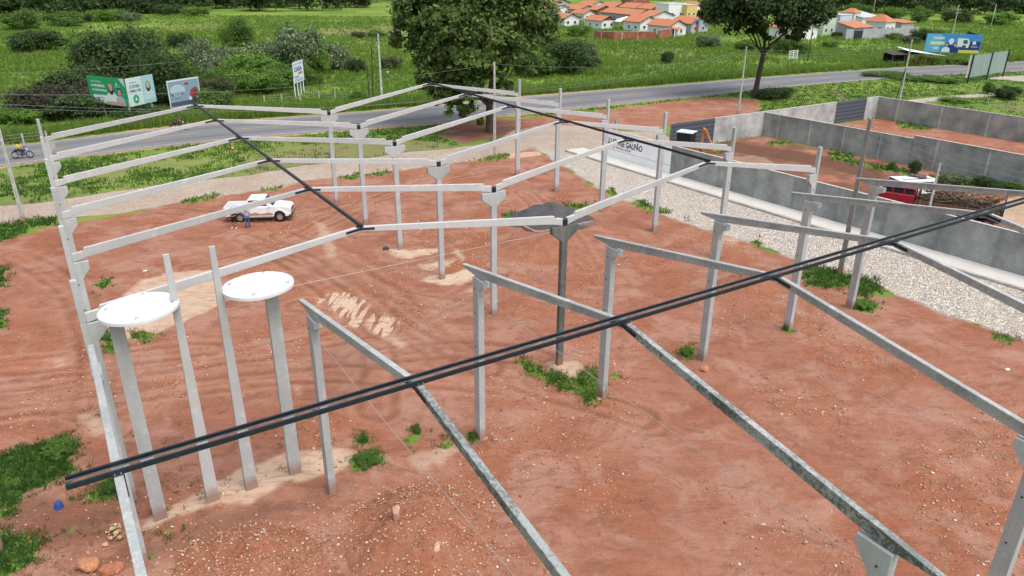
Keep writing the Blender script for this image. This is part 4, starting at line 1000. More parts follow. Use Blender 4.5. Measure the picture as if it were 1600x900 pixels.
for lab, n_, mat_, x0, x1 in (('heap of bare grey-brown branches filling the truck bed', 330, M('dry_branch', (.125, .092, .062), .9, 0, .6, 4), .5, bed_l-.4),):
    m = MB()
    for k in range(n_):
        x = rg.uniform(x0, x1); y = rg.uniform(-1.0, 1.0); z = 1.55+rg.uniform(0, 1.0)*(1-.3*abs(y)); a = rg.uniform(0, math.tau); L = rg.uniform(.5, 1.7)
        pts = [Vector((x, y, z))]; dr = Vector((math.cos(a), math.sin(a)*.6, rg.uniform(-.25, .45)))
        for j in range(3):
            pts.append(pts[-1]+dr*L/3+Vector((rg.uniform(-.12, .12), rg.uniform(-.12, .12), rg.uniform(-.08, .1))))
        pts = [Vector((min(max(p.x, .15), bed_l-.1), min(max(p.y, -1.08), 1.08), max(p.z, 1.2))) for p in pts]
        r0 = rg.choice([.014, .02, .03, .05, .07]); m.tube(pts, [r0, r0*.8, r0*.6, r0*.3], 5)
    o = m.build('branch_load', mat_, None, loc=RT.location, rz=RT.rotation_euler.z)
    tag(o, lab, 'branches')
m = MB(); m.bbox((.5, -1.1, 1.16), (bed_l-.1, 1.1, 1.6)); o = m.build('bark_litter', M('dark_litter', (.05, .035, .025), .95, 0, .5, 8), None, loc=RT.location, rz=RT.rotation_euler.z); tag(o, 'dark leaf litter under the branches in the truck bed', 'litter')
# white van beyond the truck
va, vb_ = Vector(G(1381, 279, 1.9)), Vector(G(1456, 276.5, 1.9)); d = va-vb_; VN_ = thing('white_van', 'white van seen behind the red truck, only its roof clear of the rafter', 'van', (*((va+vb_)/2), 0), math.atan2(d.y, d.x)); lv = d.length/2
MB().prism([(-lv, .35), (lv, .35), (lv+.02, .95), (lv-.55, 1.15), (lv-1.15, 1.86), (-lv+.1, 1.92), (-lv, 1.7)], 'y', -.9, .9).build('body', CARW, VN_, bevel=.08)
MB().add([(lv-.57, -.78, 1.19), (lv-.57, .78, 1.19), (lv-1.12, .74, 1.84), (lv-1.12, -.74, 1.84)], [(0, 1, 2, 3)]).build('windscreen', GLASS, VN_)
o = VN_.children[-1]; o.location = (.012, 0, .012)
for s in (-1, 1):
    MB().bbox((-lv+.4, s*.901, 1.2), (lv-1.3, s*.91, 1.68)).build('side_window', GLASS, VN_)
    for x in (-lv*.62, lv*.62): wheel(VN_, x, s*.8, .33, .2)
    MB().bbox((-lv+.5, s*.62, 1.925), (lv-1.4, s*.66, 1.96)).build('roof_rail', BLACK, VN_)
m = MB(); rg = random.Random(9)
for k in range(8): m.ell((-lv*.45+rg.uniform(-.7, .5), rg.uniform(-.6, .5), 1.97+rg.uniform(0, .06)), (rg.uniform(.25, .5), rg.uniform(.2, .35), rg.uniform(.06, .14)), 10, 6)
o = m.build('folded_tarpaulin', M('grey_brown_cloth', (.10, .085, .08), .9, 0, .4, 5), None, True, VN_.location, VN_.rotation_euler.z); tag(o, 'crumpled grey-brown tarpaulin on the white van roof', 'tarpaulin')

# backhoe
bp = W(60.9, 59.6); BH = thing('backhoe', 'black-cabbed backhoe with a rusty orange boom parked inside the gate', 'backhoe', (bp.x, bp.y, 0), YAW+R(-65))
MB().bbox((-1.3, -.55, .7), (1.5, .55, 1.35)).build('body', M('machine_orange', (.42, .18, .04), .6, 0, .25, 3), BH, bevel=.06)
MB().bbox((-.9, -.72, 1.36), (.7, .72, 2.72)).build('cab', M('cab_black', (.012, .013, .016), .25), BH, bevel=.08)
m = MB()
for x in (-.88, .68):
    for y in (-.70, .70): m.box((x, y, 2.04), (.09, .09, 1.40))
m.build('cab_posts', M('post_black', (.02, .02, .022), .5), BH)
MB().bbox((-1.05, -.85, 2.725), (.85, .85, 2.84)).build('cab_roof', M('pale_roof', (.50, .58, .62), .5), BH, bevel=.03)
for x, r, y in ((-.85, .72, .85), (1.15, .48, .78)):
    for s in (-1, 1): wheel(BH, x, s*y, r, .42, M('machine_orange', (.42, .18, .04), .6, 0, .25, 3))
ORB = M('rusty_orange_arm', (.40, .17, .06), .75, 0, .4, 4)
m = MB(); m.prism([(1.55, 1.0), (1.85, 1.0), (2.0, 3.3), (1.75, 3.45)], 'y', -.2, .2); m.build('boom', ORB, BH, bevel=.03)
m = MB(); m.prism([(1.9, 3.25), (2.1, 3.35), (3.0, 1.6), (2.8, 1.5)], 'y', -.13, .13); m.build('dipper_arm', ORB, BH, bevel=.02)
MB().tube([(2.1, 0, 2.9), (2.85, .0, 1.9)], .05, 8).build('hydraulic_ram', CHROME, BH)
m = MB(); m.prism([(2.7, 1.5), (3.1, 1.65), (3.35, 1.0), (2.9, .7), (2.6, .9)], 'y', -.35, .35); m.build('bucket', ORB, BH, bevel=.03)
m = MB(); m.prism([(-2.2, .35), (-1.5, .5), (-1.5, 1.0), (-1.9, 1.0)], 'y', -1.0, 1.0); m.build('loader_bucket', ORB, BH, bevel=.03)

# ================================================================== BILLBOARDS
def panel(t, L, h, mat, z0, back=M('board_back', (.25, .25, .25), .8)):
    o = MB().bbox((0, -.04, z0), (L, .04, z0+h)).build('board', mat, t); return o
def rect(t, x0, x1, z0, z1, mat, y=-.046, name='printed_block'):
    return MB().bbox((x0, y-.003, z0), (x1, y+.003, z1)).build(name, mat, t)
def poly(t, pts, mat, y=-.05, name='printed_shape'):
    return MB().prism(pts, 'y', y-.003, y+.003).build(name, mat, t)
def oval(cx, cz, rx, rz_, n=18): return [(cx+rx*math.cos(a), cz+rz_*math.sin(a)) for a in np.linspace(0, math.tau, n, endpoint=False)]
def col(name, c, r=.6): return M(name, c, r, 0, .04)
def bust(t, cx, z0, s, shirt, skin, hair, long_hair=False, y=-.052):
    poly(t, [(cx-.62*s, z0), (cx+.62*s, z0), (cx+.55*s, z0+.55*s), (cx+.2*s, z0+.8*s), (cx-.2*s, z0+.8*s), (cx-.55*s, z0+.55*s)], shirt, y, 'printed_figure')
    if long_hair: poly(t, oval(cx, z0+1.02*s, .26*s, .42*s), hair, y-.004, 'printed_hair')
    else: poly(t, oval(cx, z0+1.22*s, .27*s, .30*s), hair, y-.004, 'printed_hair')
    poly(t, oval(cx, z0+1.12*s, .20*s, .27*s), skin, y-.010, 'printed_face')
PSK = col('printed_skin', (.50, .33, .26)); PHA = col('printed_hair', (.025, .022, .03)); PGR = col('sign_green', (.018, .30, .12)); PWH = col('sign_white', (.66, .72, .72)); PTE = col('sign_teal', (.30, .50, .52)); PDK = col('sign_dark_text', (.06, .09, .12)); PMI = col('sign_mint', (.50, .64, .60))
def board_at(p0, p1, top0, top1, name, label, cat='billboard'):
    """p0,p1: photo pixels of the lower corners' ground points; returns thing, length"""
    a, b_ = Vector(p0), Vector(p1); d = b_-a
    t = thing(name, label, cat, (a.x, a.y, 0), math.atan2(d.y, d.x)); return t, d.length
def legs(t, xs, h, r=.09, mat=None, y=.14):
    for x in xs: MB().tube([(x, y, -.3), (x, y, h)], r, 8).build('post', mat or M('pale_post', (.45, .42, .36), .8), t)
gA, gB, gC = G(149, 183.5), G(207, 191.5), G(249, 181)
s_ = Vector(gB)-Vector(gA)
t, L = board_at(gA, Vector(gB)-s_.normalized()*.12, 0, 0, 'billboard', 'green billboard with white headline and smiling people, left half of angled pair')
fx = L/5.7
legs(t, (L*.3, L-.15), 3.0)
zb, hb = 2.05, 3.65; yy = hb/3.0
panel(t, L, hb, PGR, zb)
rect(t, .55*fx, 2.9*fx, zb+.15*yy, zb+1.0*yy, PWH); poly(t, [(0.0, zb), (.9*fx, zb), (0, zb+.7)], col('sign_yellowgreen', (.45, .62, .30)), -.050)
letter(t, 'SEU FUTURO', .55*fx, zb+2.35*yy, -.048, 1.6*fx, PWH, height=.22); letter(t, 'DO PROFISSIONAL', .55*fx, zb+1.85*yy, -.048, 2.1*fx, PWH, height=.36, bold=.03); letter(t, 'AO MELHOR PREÇO', .55*fx, zb+1.35*yy, -.048, 2.3*fx, PWH, height=.36, bold=.03)
letter(t, 'MATRÍCULAS', 1.15*fx, zb+.66*yy, -.052, 1.1*fx, PDK, height=.16); letter(t, 'ABERTAS', 1.15*fx, zb+.32*yy, -.052, 1.0*fx, PDK, height=.16)
bust(t, 3.5*fx, zb+.12, 1.55*fx, PWH, PSK, PHA, True); bust(t, 4.75*fx, zb+.12, 1.15*fx, col('printed_grey_shirt', (.40, .42, .42)), PSK, PHA, y=-.066); rect(t, 2.7*fx, 5.3*fx, zb+.05, zb+.5, PSK, -.085)
poly(t, [(4.3*fx, zb+2.25*yy), (4.5*fx, zb+2.55*yy), (4.7*fx, zb+2.25*yy)], PMI); letter(t, 'ENSINO', 4.1*fx, zb+2.02*yy, -.048, .9*fx, PMI, height=.16)
poly(t, [(4.9*fx, zb+hb), (5.69*fx, zb+hb), (5.69*fx, zb+2.1*yy)], PMI, -.049)
e_ = Vector(gC)-Vector(gB)
t, L = board_at(Vector(gB)+e_.normalized()*.12, gC, 0, 0, 'billboard', 'pale mint billboard with a girl and a round green badge, right half of angled pair')
fx = L/5.1; legs(t, (L-.9,), 3.0); panel(t, L, hb, PMI, zb)
rect(t, 2.75*fx, L, zb, zb+hb, PTE); bust(t, 3.9*fx, zb+.5, 1.7*fx, col('printed_pale_blue', (.42, .56, .58)), PSK, PHA, True); poly(t, oval(1.35*fx, zb+.85, .55*fx, .58, 20), PGR); poly(t, [(1.1*fx, zb+.65), (1.6*fx, zb+.65), (1.35*fx, zb+1.2)], PMI, -.056)
letter(t, 'O FUTURO', .5*fx, zb+2.3, -.048, 1.9*fx, PDK, height=.42, bold=.03); letter(t, 'COMEÇA HOJE', .3*fx, zb+1.7, -.048, 2.2*fx, PDK, height=.42, bold=.03); letter(t, 'INSCREVA-SE', .6*fx, zb+2.95, -.048, 1.3*fx, PDK, height=.16)
g0, g1 = G(269, 181), G(317, 171.5)
t, L = board_at(g0, g1, 0, 0, 'billboard', 'grey-blue billboard showing a red pickup and a price, standing alone', ); legs(t, (.5, L-.5), 1.6)
zb, hb = 1.0, 3.75; panel(t, L, hb, col('sign_frame_white', (.62, .64, .66)), zb)
rect(t, .12, L-.12, zb+.12, zb+hb-.18, col('sign_blue_grey', (.20, .30, .37))); rect(t, .12, L-.12, zb+.12, zb+.75, col('sign_slate', (.07, .085, .13)), -.052)
poly(t, oval(1.6, zb+2.3, 1.3, .8), col('sign_pale_cloud', (.36, .48, .55)), -.051)
letter(t, 'R$ 125.240', .35, zb+1.55, -.056, 2.2, PDK, height=.5, bold=.03); letter(t, 'À VISTA', .4, zb+1.15, -.056, 1.6, PDK, height=.2)
c_ = L*.70; RC = col('printed_red', (.33, .035, .03)); poly(t, [(c_-.2, zb+1.1), (c_+1.3, zb+1.1), (c_+1.3, zb+1.9), (c_+.95, zb+2.5), (c_+.1, zb+2.2), (c_-.25, zb+1.7)], RC, -.056)
poly(t, [(c_+.15, zb+1.95), (c_+1.0, zb+2.35), (c_+1.15, zb+1.95)], PDK, -.062); rect(t, c_-.35, c_+1.25, zb+.8, zb+1.12, PDK, -.06)
for x in (c_-.35, c_+.95): poly(t, oval(x+.1, zb+.98, .26, .30), col('printed_light', (.6, .65, .68)), -.068)
poly(t, [(c_-1.0, zb+2.9), (c_-.2, zb+2.9), (c_-.3, zb+3.2), (c_-.9, zb+3.2)], RC, -.056)
# small white sign on four legs
g0, g1 = G(462.5, 153.5), G(477.5, 146.5); d_ = Vector(g1)-Vector(g0)
a_ = Vector(g0); t = thing('notice_board', 'tall white notice board on four thin legs in the grass', 'sign', (a_.x, a_.y, 0), math.atan2(d_.y, d_.x)); L = d_.length; qx = L/3.1
legs(t, (.15*qx, 1.1*qx, 2.05*qx, 2.95*qx), 3.0, .09, WHITE); panel(t, L, 3.25, PWH, 2.25); BL = col('printed_blue', (.06, .16, .40))
letter(t, 'LOTES', .25*qx, 4.95, -.048, 2.6*qx, BL, height=.32); letter(t, 'CASA', .25*qx, 3.95, -.048, 2.4*qx, BL, height=.75, bold=.05); rect(t, 1.4*qx, 2.7*qx, 3.4, 3.8, col('printed_orange', (.55, .22, .05)))
letter(t, 'VENDE', .2*qx, 3.0, -.048, 1.3*qx, BL, height=.3, bold=.03)
for z in (2.7, 2.45): rect(t, .2*qx, 2.8*qx, z, z+.1, BL)
# blue billboard
g0, g1 = G(1441, 89), G(1527, 92)
a_ = Vector(g0); t, L = board_at(g0, Vector(g1), 0, 0, 'billboard', 'wide blue billboard with a white van and people beyond the road')
legs(t, (1, L*.5, L-1), 1.6); zb, hb = 1.2, 4.3
SKY_B = col('sign_sky_blue', (.05, .27, .55)); NAVY = col('sign_navy', (.015, .04, .20)); YLW = col('sign_yellow', (.62, .58, .08)); CY_ = col('sign_cyan', (.12, .42, .62))
panel(t, L, hb, SKY_B, zb); rect(t, 0.1, L*.28, zb+.1, zb+hb-.1, CY_); rect(t, L*.62, L-.15, zb+.75, zb+hb-1.6, NAVY); rect(t, L*.62, L-.15, zb+.05, zb+.7, YLW); rect(t, L*.3, L*.6, zb+.05, zb+.55, PGR)
u_ = L/14.0
letter(t, 'VIAGEM', 1.7*u_, zb+3.0, -.052, 2.9*u_, PWH, height=.62, bold=.05); rect(t, 1.2*u_, 4.9*u_, zb+1.75, zb+2.55, col('sign_lime', (.55, .62, .22)), -.052); letter(t, 'SEGURA', 1.5*u_, zb+1.88, -.058, 3.0*u_, PWH, height=.5, bold=.04); letter(t, 'VIP', 2.0*u_, zb+.7, -.052, 1.6*u_, PWH, height=.55, bold=.04)
bust(t, 6.5*u_, zb+.1, 2.1, NAVY, PWH, PWH); bust(t, 5.5*u_, zb+.1, 1.5, PWH, PSK, PHA, y=-.07); bust(t, 7.7*u_, zb+.1, 1.5, NAVY, PSK, PHA, y=-.09)
poly(t, [(8.1*u_, zb+1.5), (11.0*u_, zb+1.2), (11.2*u_, zb+2.5), (10.6*u_, zb+3.3), (8.0*u_, zb+3.4)], PWH, -.07); poly(t, [(9.5*u_, zb+2.2), (10.7*u_, zb+2.1), (10.5*u_, zb+3.0), (9.5*u_, zb+3.0)], PDK, -.076); poly(t, oval(9.9*u_, zb+1.45, .45, .45), PDK, -.076)
poly(t, oval(12.3*u_, zb+2.35, .4, .4), PWH, -.056); letter(t, 'TURISMO', 11.6*u_, zb+1.3, -.056, 1.7*u_, PWH, height=.38)
MB().prism([(L*.70, zb+hb+.001), (L*.93, zb+hb+.001), (L*.72, zb+hb+.75)], 'y', .05, .12).build('torn_back_panel', M('dark_panel', (.02, .03, .05), .6), t)
# back of a double board
g0, g1 = G(1510, 130), G(1566, 120)
t, L = board_at(g0, g1, 0, 0, 'billboard', 'grey-green back side of a metal billboard on three black posts'); zb, hb = 1.0, 4.0
n = N('streaked_sheet'); v_ = n.coord('Object'); n.color(n.mix(n.ramp(n.noise(n.mapping(v_, (3, 3, .3)), 1.2, 4, .6), [(.4, 0.0), (.65, 1.0)]), (.19, .27, .25), (.29, .35, .32))); n.rough(.6); SHEET = n.m
panel(t, L, hb, SHEET, zb)
for x in (.1, L*.52, L-.15): MB().bbox((x-.11, -.22, -.3), (x+.11, -.042, zb+hb+.25)).build('post', STEEL_BLK, t)
MB().bbox((-.75, .1, zb), (-.05, .2, zb+hb)).build('front_board_edge', M('pale_edge', (.42, .42, .40), .7), t)
q = G(1596, 117); t = thing('notice_board', 'pale turquoise board just inside the right edge beside the road', 'sign', (q[0], q[1], 0), R(30)); legs(t, (.3, 2.2), 1.2); panel(t, 2.6, 2.4, col('turquoise', (.25, .48, .46)), .9)

# ================================================================== POLES AND WIRES
POLEC = concrete('pole_concrete', (.50, .495, .47), 0.1, .3); POLED = M('dark_pole_wood', (.11, .095, .08), .9, 0, .3, 6)
poles = {}
def pole(key, label, px, h, rz=0.0, wd=.30, mat=None, arm=None, cat='utility pole', extra=None, wood=False):
    q = G(*px) if not isinstance(px, Vector) else (px.x, px.y)
    t = thing('utility_pole', label, cat, (q[0], q[1], 0), rz); mat = mat or POLEC
    if wood: MB().tube([(0, 0, -.3), (0, 0, h)], [wd/2, wd*.33], 10).build('shaft', mat, t, True)
    else:
        b0, b1 = wd/2, wd*.27; dy = .72
        m = MB(); m.add([(-b0, -b0*dy, -.3), (b0, -b0*dy, -.3), (b0, b0*dy, -.3), (-b0, b0*dy, -.3), (-b1, -b1*dy, h), (b1, -b1*dy, h), (b1, b1*dy, h), (-b1, b1*dy, h)], [(4, 5, 6, 7), (0, 1, 5, 4), (1, 2, 6, 5), (2, 3, 7, 6), (3, 0, 4, 7)])
        m.build('shaft', mat, t, bevel=.02)
        m = MB()
        for z in np.arange(.8, h-1.2, 1.25): m.box((0, -(b0+(b1-b0)*z/h)*dy-.004, z+.4), ((b0+(b1-b0)*z/h)*.8, .006, .9))
        m.build('recess', M('pole_recess', (.33, .33, .31), .9), t)
    if arm:
        for z, L in arm:
            MB().box((0, -.14, z), (L, .10, .12)).build('crossarm', M('arm_grey', (.36, .34, .31), .8), t)
            for x in (-L*.45, -L*.2, L*.2, L*.45): MB().lathe([(.03, 0), (.055, .03), (.03, .08), (.05, .11), (.02, .17)], 8, (x, -.14, z+.06)).build('insulator', M('porcelain', (.30, .22, .18), .3), t, True)
    else:
        for z in (h-.15, h-.55, h-.95): MB().lathe([(.04, 0), (.06, .04), (.04, .08)], 8, (0, -b1*1.2-.05 if not wood else -.12, z)).build('insulator', M('porcelain', (.30, .22, .18), .3), t, True)
    poles[key] = Vector((q[0], q[1], h)); return t
pole('left', 'grey concrete utility pole near the left edge by the weeds', (37, 346), 10.6, R(20))
pole('mid', 'tall concrete utility pole with one crossarm beside the big leafy tree', (773, 246), 10.3, R(0), .34, arm=[(6.9, 2.5)])
pole('grass', 'pale concrete utility pole alone in the grass field beyond the road', (597, 156), 10.0, R(30), .34, M('pale_pole', (.55, .60, .58), .8))
for x, dx, h in ((583, .3, 8.0), (577, 0, 5.2)): 
    q = G(x, 155); o = MB(); o.tube([(0, 0, -.2), (dx, 0, h)], .07, 7); tag(o.build('thin_post', M('dark_thin_post', (.04, .04, .035), .8), loc=(q[0], q[1], 0)), ('taller' if h > 6 else 'shorter')+' thin dark post standing beside the pale pole in the grass', 'post')
pole('lot', 'slim concrete utility pole between the red earth lot and the first yard', (1153, 180), 9.5, R(35), .30)
pole('path', 'concrete utility pole with a steel brace behind the back yard corner', (1405, 158), 9.5, R(35), .34)
q = poles['path']; m = MB(); m.tube([(-.75, -.3, 0), (-.1, -.12, 5.2)], .06, 6); tag(m.build('steel_brace', STEEL_BLK, loc=(q.x, q.y, 0)), 'dark steel prop leaning on the pole behind the yard corner', 'prop')
pole('yard', 'dark-sided concrete utility pole rising from the weeds between the near columns', (1312, 428), 10.8, R(60), .48, concrete('aged_pole', (.24, .235, .22), .3, .6))
pole('far', 'far utility pole with two crossarms behind the blue billboard', (1487, 58), 9.5, R(20), .36, arm=[(8.2, 2.6), (7.2, 2.2)])
pole('house', 'dark leaning wooden pole in front of the pale green house', (1262, 95), 10.0, R(20), .30, POLED, arm=[(9.2, 2.0)], wood=True)
pole('vill', 'slim wooden pole rising among the orange-roofed houses', (1117, 28), 9.0, R(20), .34, POLED, arm=[(8.4, 2.0)], wood=True)
pole('bush', 'pale slim pole at the foot of the wooded slope on the right', (1547, 46), 8.5, R(20), .26, wood=True)
pole('slope', 'pale slim pole behind the grey-roofed houses', (1363, 26), 8.0, R(20), .24, wood=True)
pole('yards', 'slim grey concrete post standing in the yard before the red truck', (1438, 384), 6.5, R(35), .26)
q = G(3, 858); t = thing('concrete_post', 'round grey concrete post cut off by the lower left edge', 'post', (q[0]-.12, q[1], 0), 0); MB().tube([(0, 0, -.3), (0, 0, 1.1)], .17, 12).build('shaft', CONC_GREY, t)
q = G(981, 236); t = thing('concrete_post', 'thin concrete post behind the white lettered wall', 'post', (*W(wall_u(63.6)+.5, 63.6).xy, 0), YAW); MB().box((0, 0, 2.0), (.25, .25, 4.2)).build('shaft', CONC_GREY, t)
WIREB = M('dark_cable', (.10, .105, .11), .6); WIREP = M('pale_cable', (.20, .22, .21), .6)
def wire(label, a, b_, sag=.5, r=.010, mat=None, n=16):
    a, b_ = Vector(a), Vector(b_); m = MB(); d = b_-a
    m.tube([d*f+Vector((0, 0, -4*sag*f*(1-f))) for f in np.linspace(0, 1, n)], r, 4, cap=False)
    tag(m.build('power_cable', mat or WIREP, loc=a), label, 'cable', 'power cables')
P_ = poles; up_ = lambda k, dz, dx=0: P_[k]+Vector((dx, 0, -dz))
for i, (dz, dx) in enumerate(((3.3, -1.1), (3.3, 1.0), (.2, 0))):
    wire('overhead cable between the left pole and the crossarm pole, '+['lower outer', 'lower inner', 'topmost'][i]+' line', up_('left', [1.3, 1.0, .3][i]), up_('mid', dz, dx), 1.0)
    wire('overhead cable between the crossarm pole and the slim lot pole, '+['lower outer', 'lower inner', 'topmost'][i]+' line', up_('mid', dz, dx), up_('lot', .3+.4*i), .9)
    wire('overhead cable between the slim lot pole and the braced pole, '+['upper', 'middle', 'lower'][i]+' line', up_('lot', .3+.4*i), up_('path', .3+.4*i), .8)
ex = G(1800, 305, 9.5)
for i in range(3): wire('cable from the weed-side pole over the yard to the right edge, '+['upper', 'middle', 'lower'][i]+' line', up_('yard', .3+.45*i), (ex[0], ex[1]+i*.5, 9.4-i*.3), .5, .008)
e1 = G(0, 116, 8)
wire('high cable crossing in front of the dark trees at the upper left', (e1[0]-30, e1[1]-5, 8), (*G(330, 92, 8), 8), .8, .014)
wire('cable from the far crossarm pole to the wooden pole by the green house', up_('far', 1.3), up_('house', .8), 1.2, .02)

# ================================================================== SMALL THINGS
q = G(364, 236); t = thing('traffic_cone', 'orange traffic cone on the grass verge by the road', 'cone', (q[0], q[1], 0)); OR = M('cone_orange', (.62, .13, .03), .6)
MB().bbox((-.2, -.2, 0), (.2, .2, .04)).build('base', OR, t); MB().lathe([(.15, .04), (.04, .72), (.03, .74)], 14).build('cone_body', OR, t, True); MB().lathe([(.107, .30), (.083, .44)], 14, (0, 0, 0), M=Matrix.Scale(1.03, 4)).build('white_band', WHITE, t)
q = G(92, 792); t = thing('bucket', 'blue plastic bucket lying upside down on the bare ground', 'bucket', (*q, hz(*q)+.0)); BLP = M('blue_plastic', (.025, .06, .24), .4)
MB().lathe([(.17, 0), (.165, .02), (.13, .27), (.12, .28)], 18).build('shell', BLP, t, True); MB().lathe([(.185, 0), (.185, .03)], 18).build('rim', BLP, t)
def rock(label, px, size, col_=(.40, .17, .09), seed=1, flat=.75, name='rock', dz=0):
    q = G(*px); bm = bmesh.new(); bmesh.ops.create_icosphere(bm, subdivisions=3, radius=1)
    rs = np.random.RandomState(seed); pl = rs.randn(14, 3); pl /= np.linalg.norm(pl, axis=1)[:, None]; off = .62+.3*rs.rand(14)
    for v in bm.verts:
        p = np.array(v.co); 
        for n_, o_ in zip(pl, off):
            d_ = p@n_-o_
            if d_ > 0: p = p-n_*d_
        v.co = p
    me = bpy.data.meshes.new(name); bm.to_mesh(me); bm.free(); o = bpy.data.objects.new(name, me); C.objects.link(o)
    me.materials.append(M('laterite_rock_%d' % int(col_[0]*100), col_, .9, 0, .3, 3)); o.location = (*q, hz(*q)+size[2]*.45+dz); o.scale = size; o.rotation_euler = (.2*seed % .5, .1, seed*1.3)
    return tag(o, label, 'rock')
rock('large orange-brown boulder at the lower left, leftmost of the trio', (141, 888), (.44, .36, .36), (.42, .19, .10), 2)
rock('broad reddish boulder in the middle of the lower left trio', (172, 895), (.42, .36, .22), (.34, .13, .07), 3)
rock('smaller reddish boulder, rightmost of the lower left trio', (185, 893), (.27, .24, .22), (.36, .15, .085), 4)
rock('pale pink slab-like rock standing on the red heap', (621, 831), (.17, .26, .36), (.50, .30, .22), 5, dz=.75)
rock('chunky pale rock at the right foot of the red heap', (684, 868), (.30, .22, .22), (.50, .28, .18), 6, dz=.25)
rock('rounded pinkish rock at the right rim of the red heap', (738, 853), (.20, .20, .15), (.46, .25, .18), 7)
rock('smooth brown boulder beside the green tuft right of centre', (1100, 579), (.30, .24, .20), (.40, .19, .11), 8)
rock('small rock at the foot of the column by the weeds', (936, 625), (.19, .15, .12), (.40, .2, .12), 9)
rock('small rock beside the foot of the third column', (758, 688), (.2, .16, .12), (.40, .2, .12), 10)
rock('dark clod left of the clay puddle', (603, 389), (.32, .24, .18), (.10, .05, .035), 11)
rock('small tan stone beside the grass, lower left', (165, 851), (.13, .11, .10), (.50, .36, .22), 12)
rock('orange stone on the shallow bank beside the first red heap', (303, 862), (.2, .16, .13), (.42, .2, .11), 13)
rock('second orange stone on the bank, left of the first red heap', (289, 866), (.17, .15, .12), (.40, .2, .12), 14)
# ================================================================== HEAPS
def heap(name, label, c, rx, ry, h, mat, seed=0, power=1.4, cat='heap', lump=.25):
    nr, na = 44, 96; V = []; 
    r_ = np.linspace(0, 1.0, nr); a_ = np.linspace(0, math.tau, na, endpoint=False)
    RR, AA = np.meshgrid(r_, a_, indexing='ij'); edge = 1+.42*fbm(np.cos(AA)*1.6+seed*3.1, np.sin(AA)*1.6+seed, 4)+.12*fbm(np.cos(AA)*6+seed, np.sin(AA)*6, 3)
    x = RR*edge*rx*np.cos(AA); y = RR*edge*ry*np.sin(AA)
    z = h*np.clip(1-RR**power, 0, 1)**1.15*(1+.5*fbm(x*.6+seed*7, y*.6, 3))+lump*(1.9*fbm(x*1.1+seed, y*1.1, 3)+.9*fbm(x*3.6, y*3.6, 3))*np.clip(1-RR, 0, .5)*1.4
    base = hgt_np(x+c[0], y+c[1]); z = z+base-.02*(RR > .97)-.06*(RR > .999)
    V = np.stack([x.ravel(), y.ravel(), z.ravel()], 1)
    i, j = np.meshgrid(np.arange(nr-1), np.arange(na), indexing='ij'); j2 = (j+1) % na
    F = np.stack([i*na+j, (i+1)*na+j, (i+1)*na+j2, i*na+j2], -1).reshape(-1, 4)
    o = npmesh(name, V, F, mat, None, True, (c[0], c[1], 0)); return tag(o, label, cat)
def gravel_mat(name, a, b_, c_, sc_=6.0, peb=.55):
    n = N(name); p = n.geo('Position'); d = n.vor(p, sc_); cc = n.vor(p, sc_, out='Color'); med = n.noise(p, 1.2, 5, .6); fine = n.noise(p, 9, 5, .7)
    c = n.mix(n.ramp(med, [(.38, 0.0), (.65, 1.0)]), a, b_)
    c = n.mix(n.ramp(fine, [(.45, 0.0), (.7, .6)]), c, tuple(q*.55 for q in a))
    k = n.math('MULTIPLY', n.ramp(d, [(.28, 1.0), (.4, 0.0)]), n.ramp(n.sep(cc)[0], [(1-peb-.02, 0.0), (1-peb+.02, 1.0)]))
    c = n.mix(k, c, n.mix(n.sep(cc)[1], c_, tuple(q*.6 for q in c_)))
    n.color(c); n.rough(.95); n.b.inputs['Specular IOR Level'].default_value = .1
    n.bump(n.math('ADD', n.math('MULTIPLY', k, .8), fine), .9, .06); return n.m
RH = gravel_mat('laterite_gravel', (.285, .112, .062), (.33, .152, .095), (.47, .28, .18), 6.5, .45)
GH = gravel_mat('grey_gravel', (.080, .080, .082), (.108, .107, .106), (.15, .15, .15), 11, .4)
hA = G(395, 880); heap('earth_heap', 'orange-red laterite heap at the bottom edge, left of the other big heap', hA, 2.7, 2.0, .8, RH, 1, lump=.45)
hB = G(655, 826); heap('earth_heap', 'broad red laterite heap at the bottom centre topped with a pale slab rock', hB, 3.0, 2.8, .85, RH, 2, lump=.45)
heap('gravel_heap', 'dark grey gravel heap behind the wet dark column', W(34.3, 48.3).xy, 4.2, 3.0, 1.7, GH, 3, 1.3)
hC = G(1170, 455); heap('earth_heap', 'low orange earth heap behind the near columns, right of centre', hC, 2.6, 1.6, .6, RH, 4)
hD = G(845, 400); heap('earth_heap', 'low spread laterite heap beyond the dark column', hD, 3.6, 2.4, .30, RH, 5)
hE = G(815, 485); heap('earth_heap', 'low gravelly laterite bank left of the dark column', hE, 2.4, 1.6, .35, RH, 6)
hF = G(985, 218); heap('sand_heap', 'pale sandy heap behind the white lettered wall', W(60.5, 69).xy, 3.2, 2.6, .5, gravel_mat('pale_sand', (.42, .29, .19), (.50, .36, .24), (.60, .48, .36), 5, .3), 7)
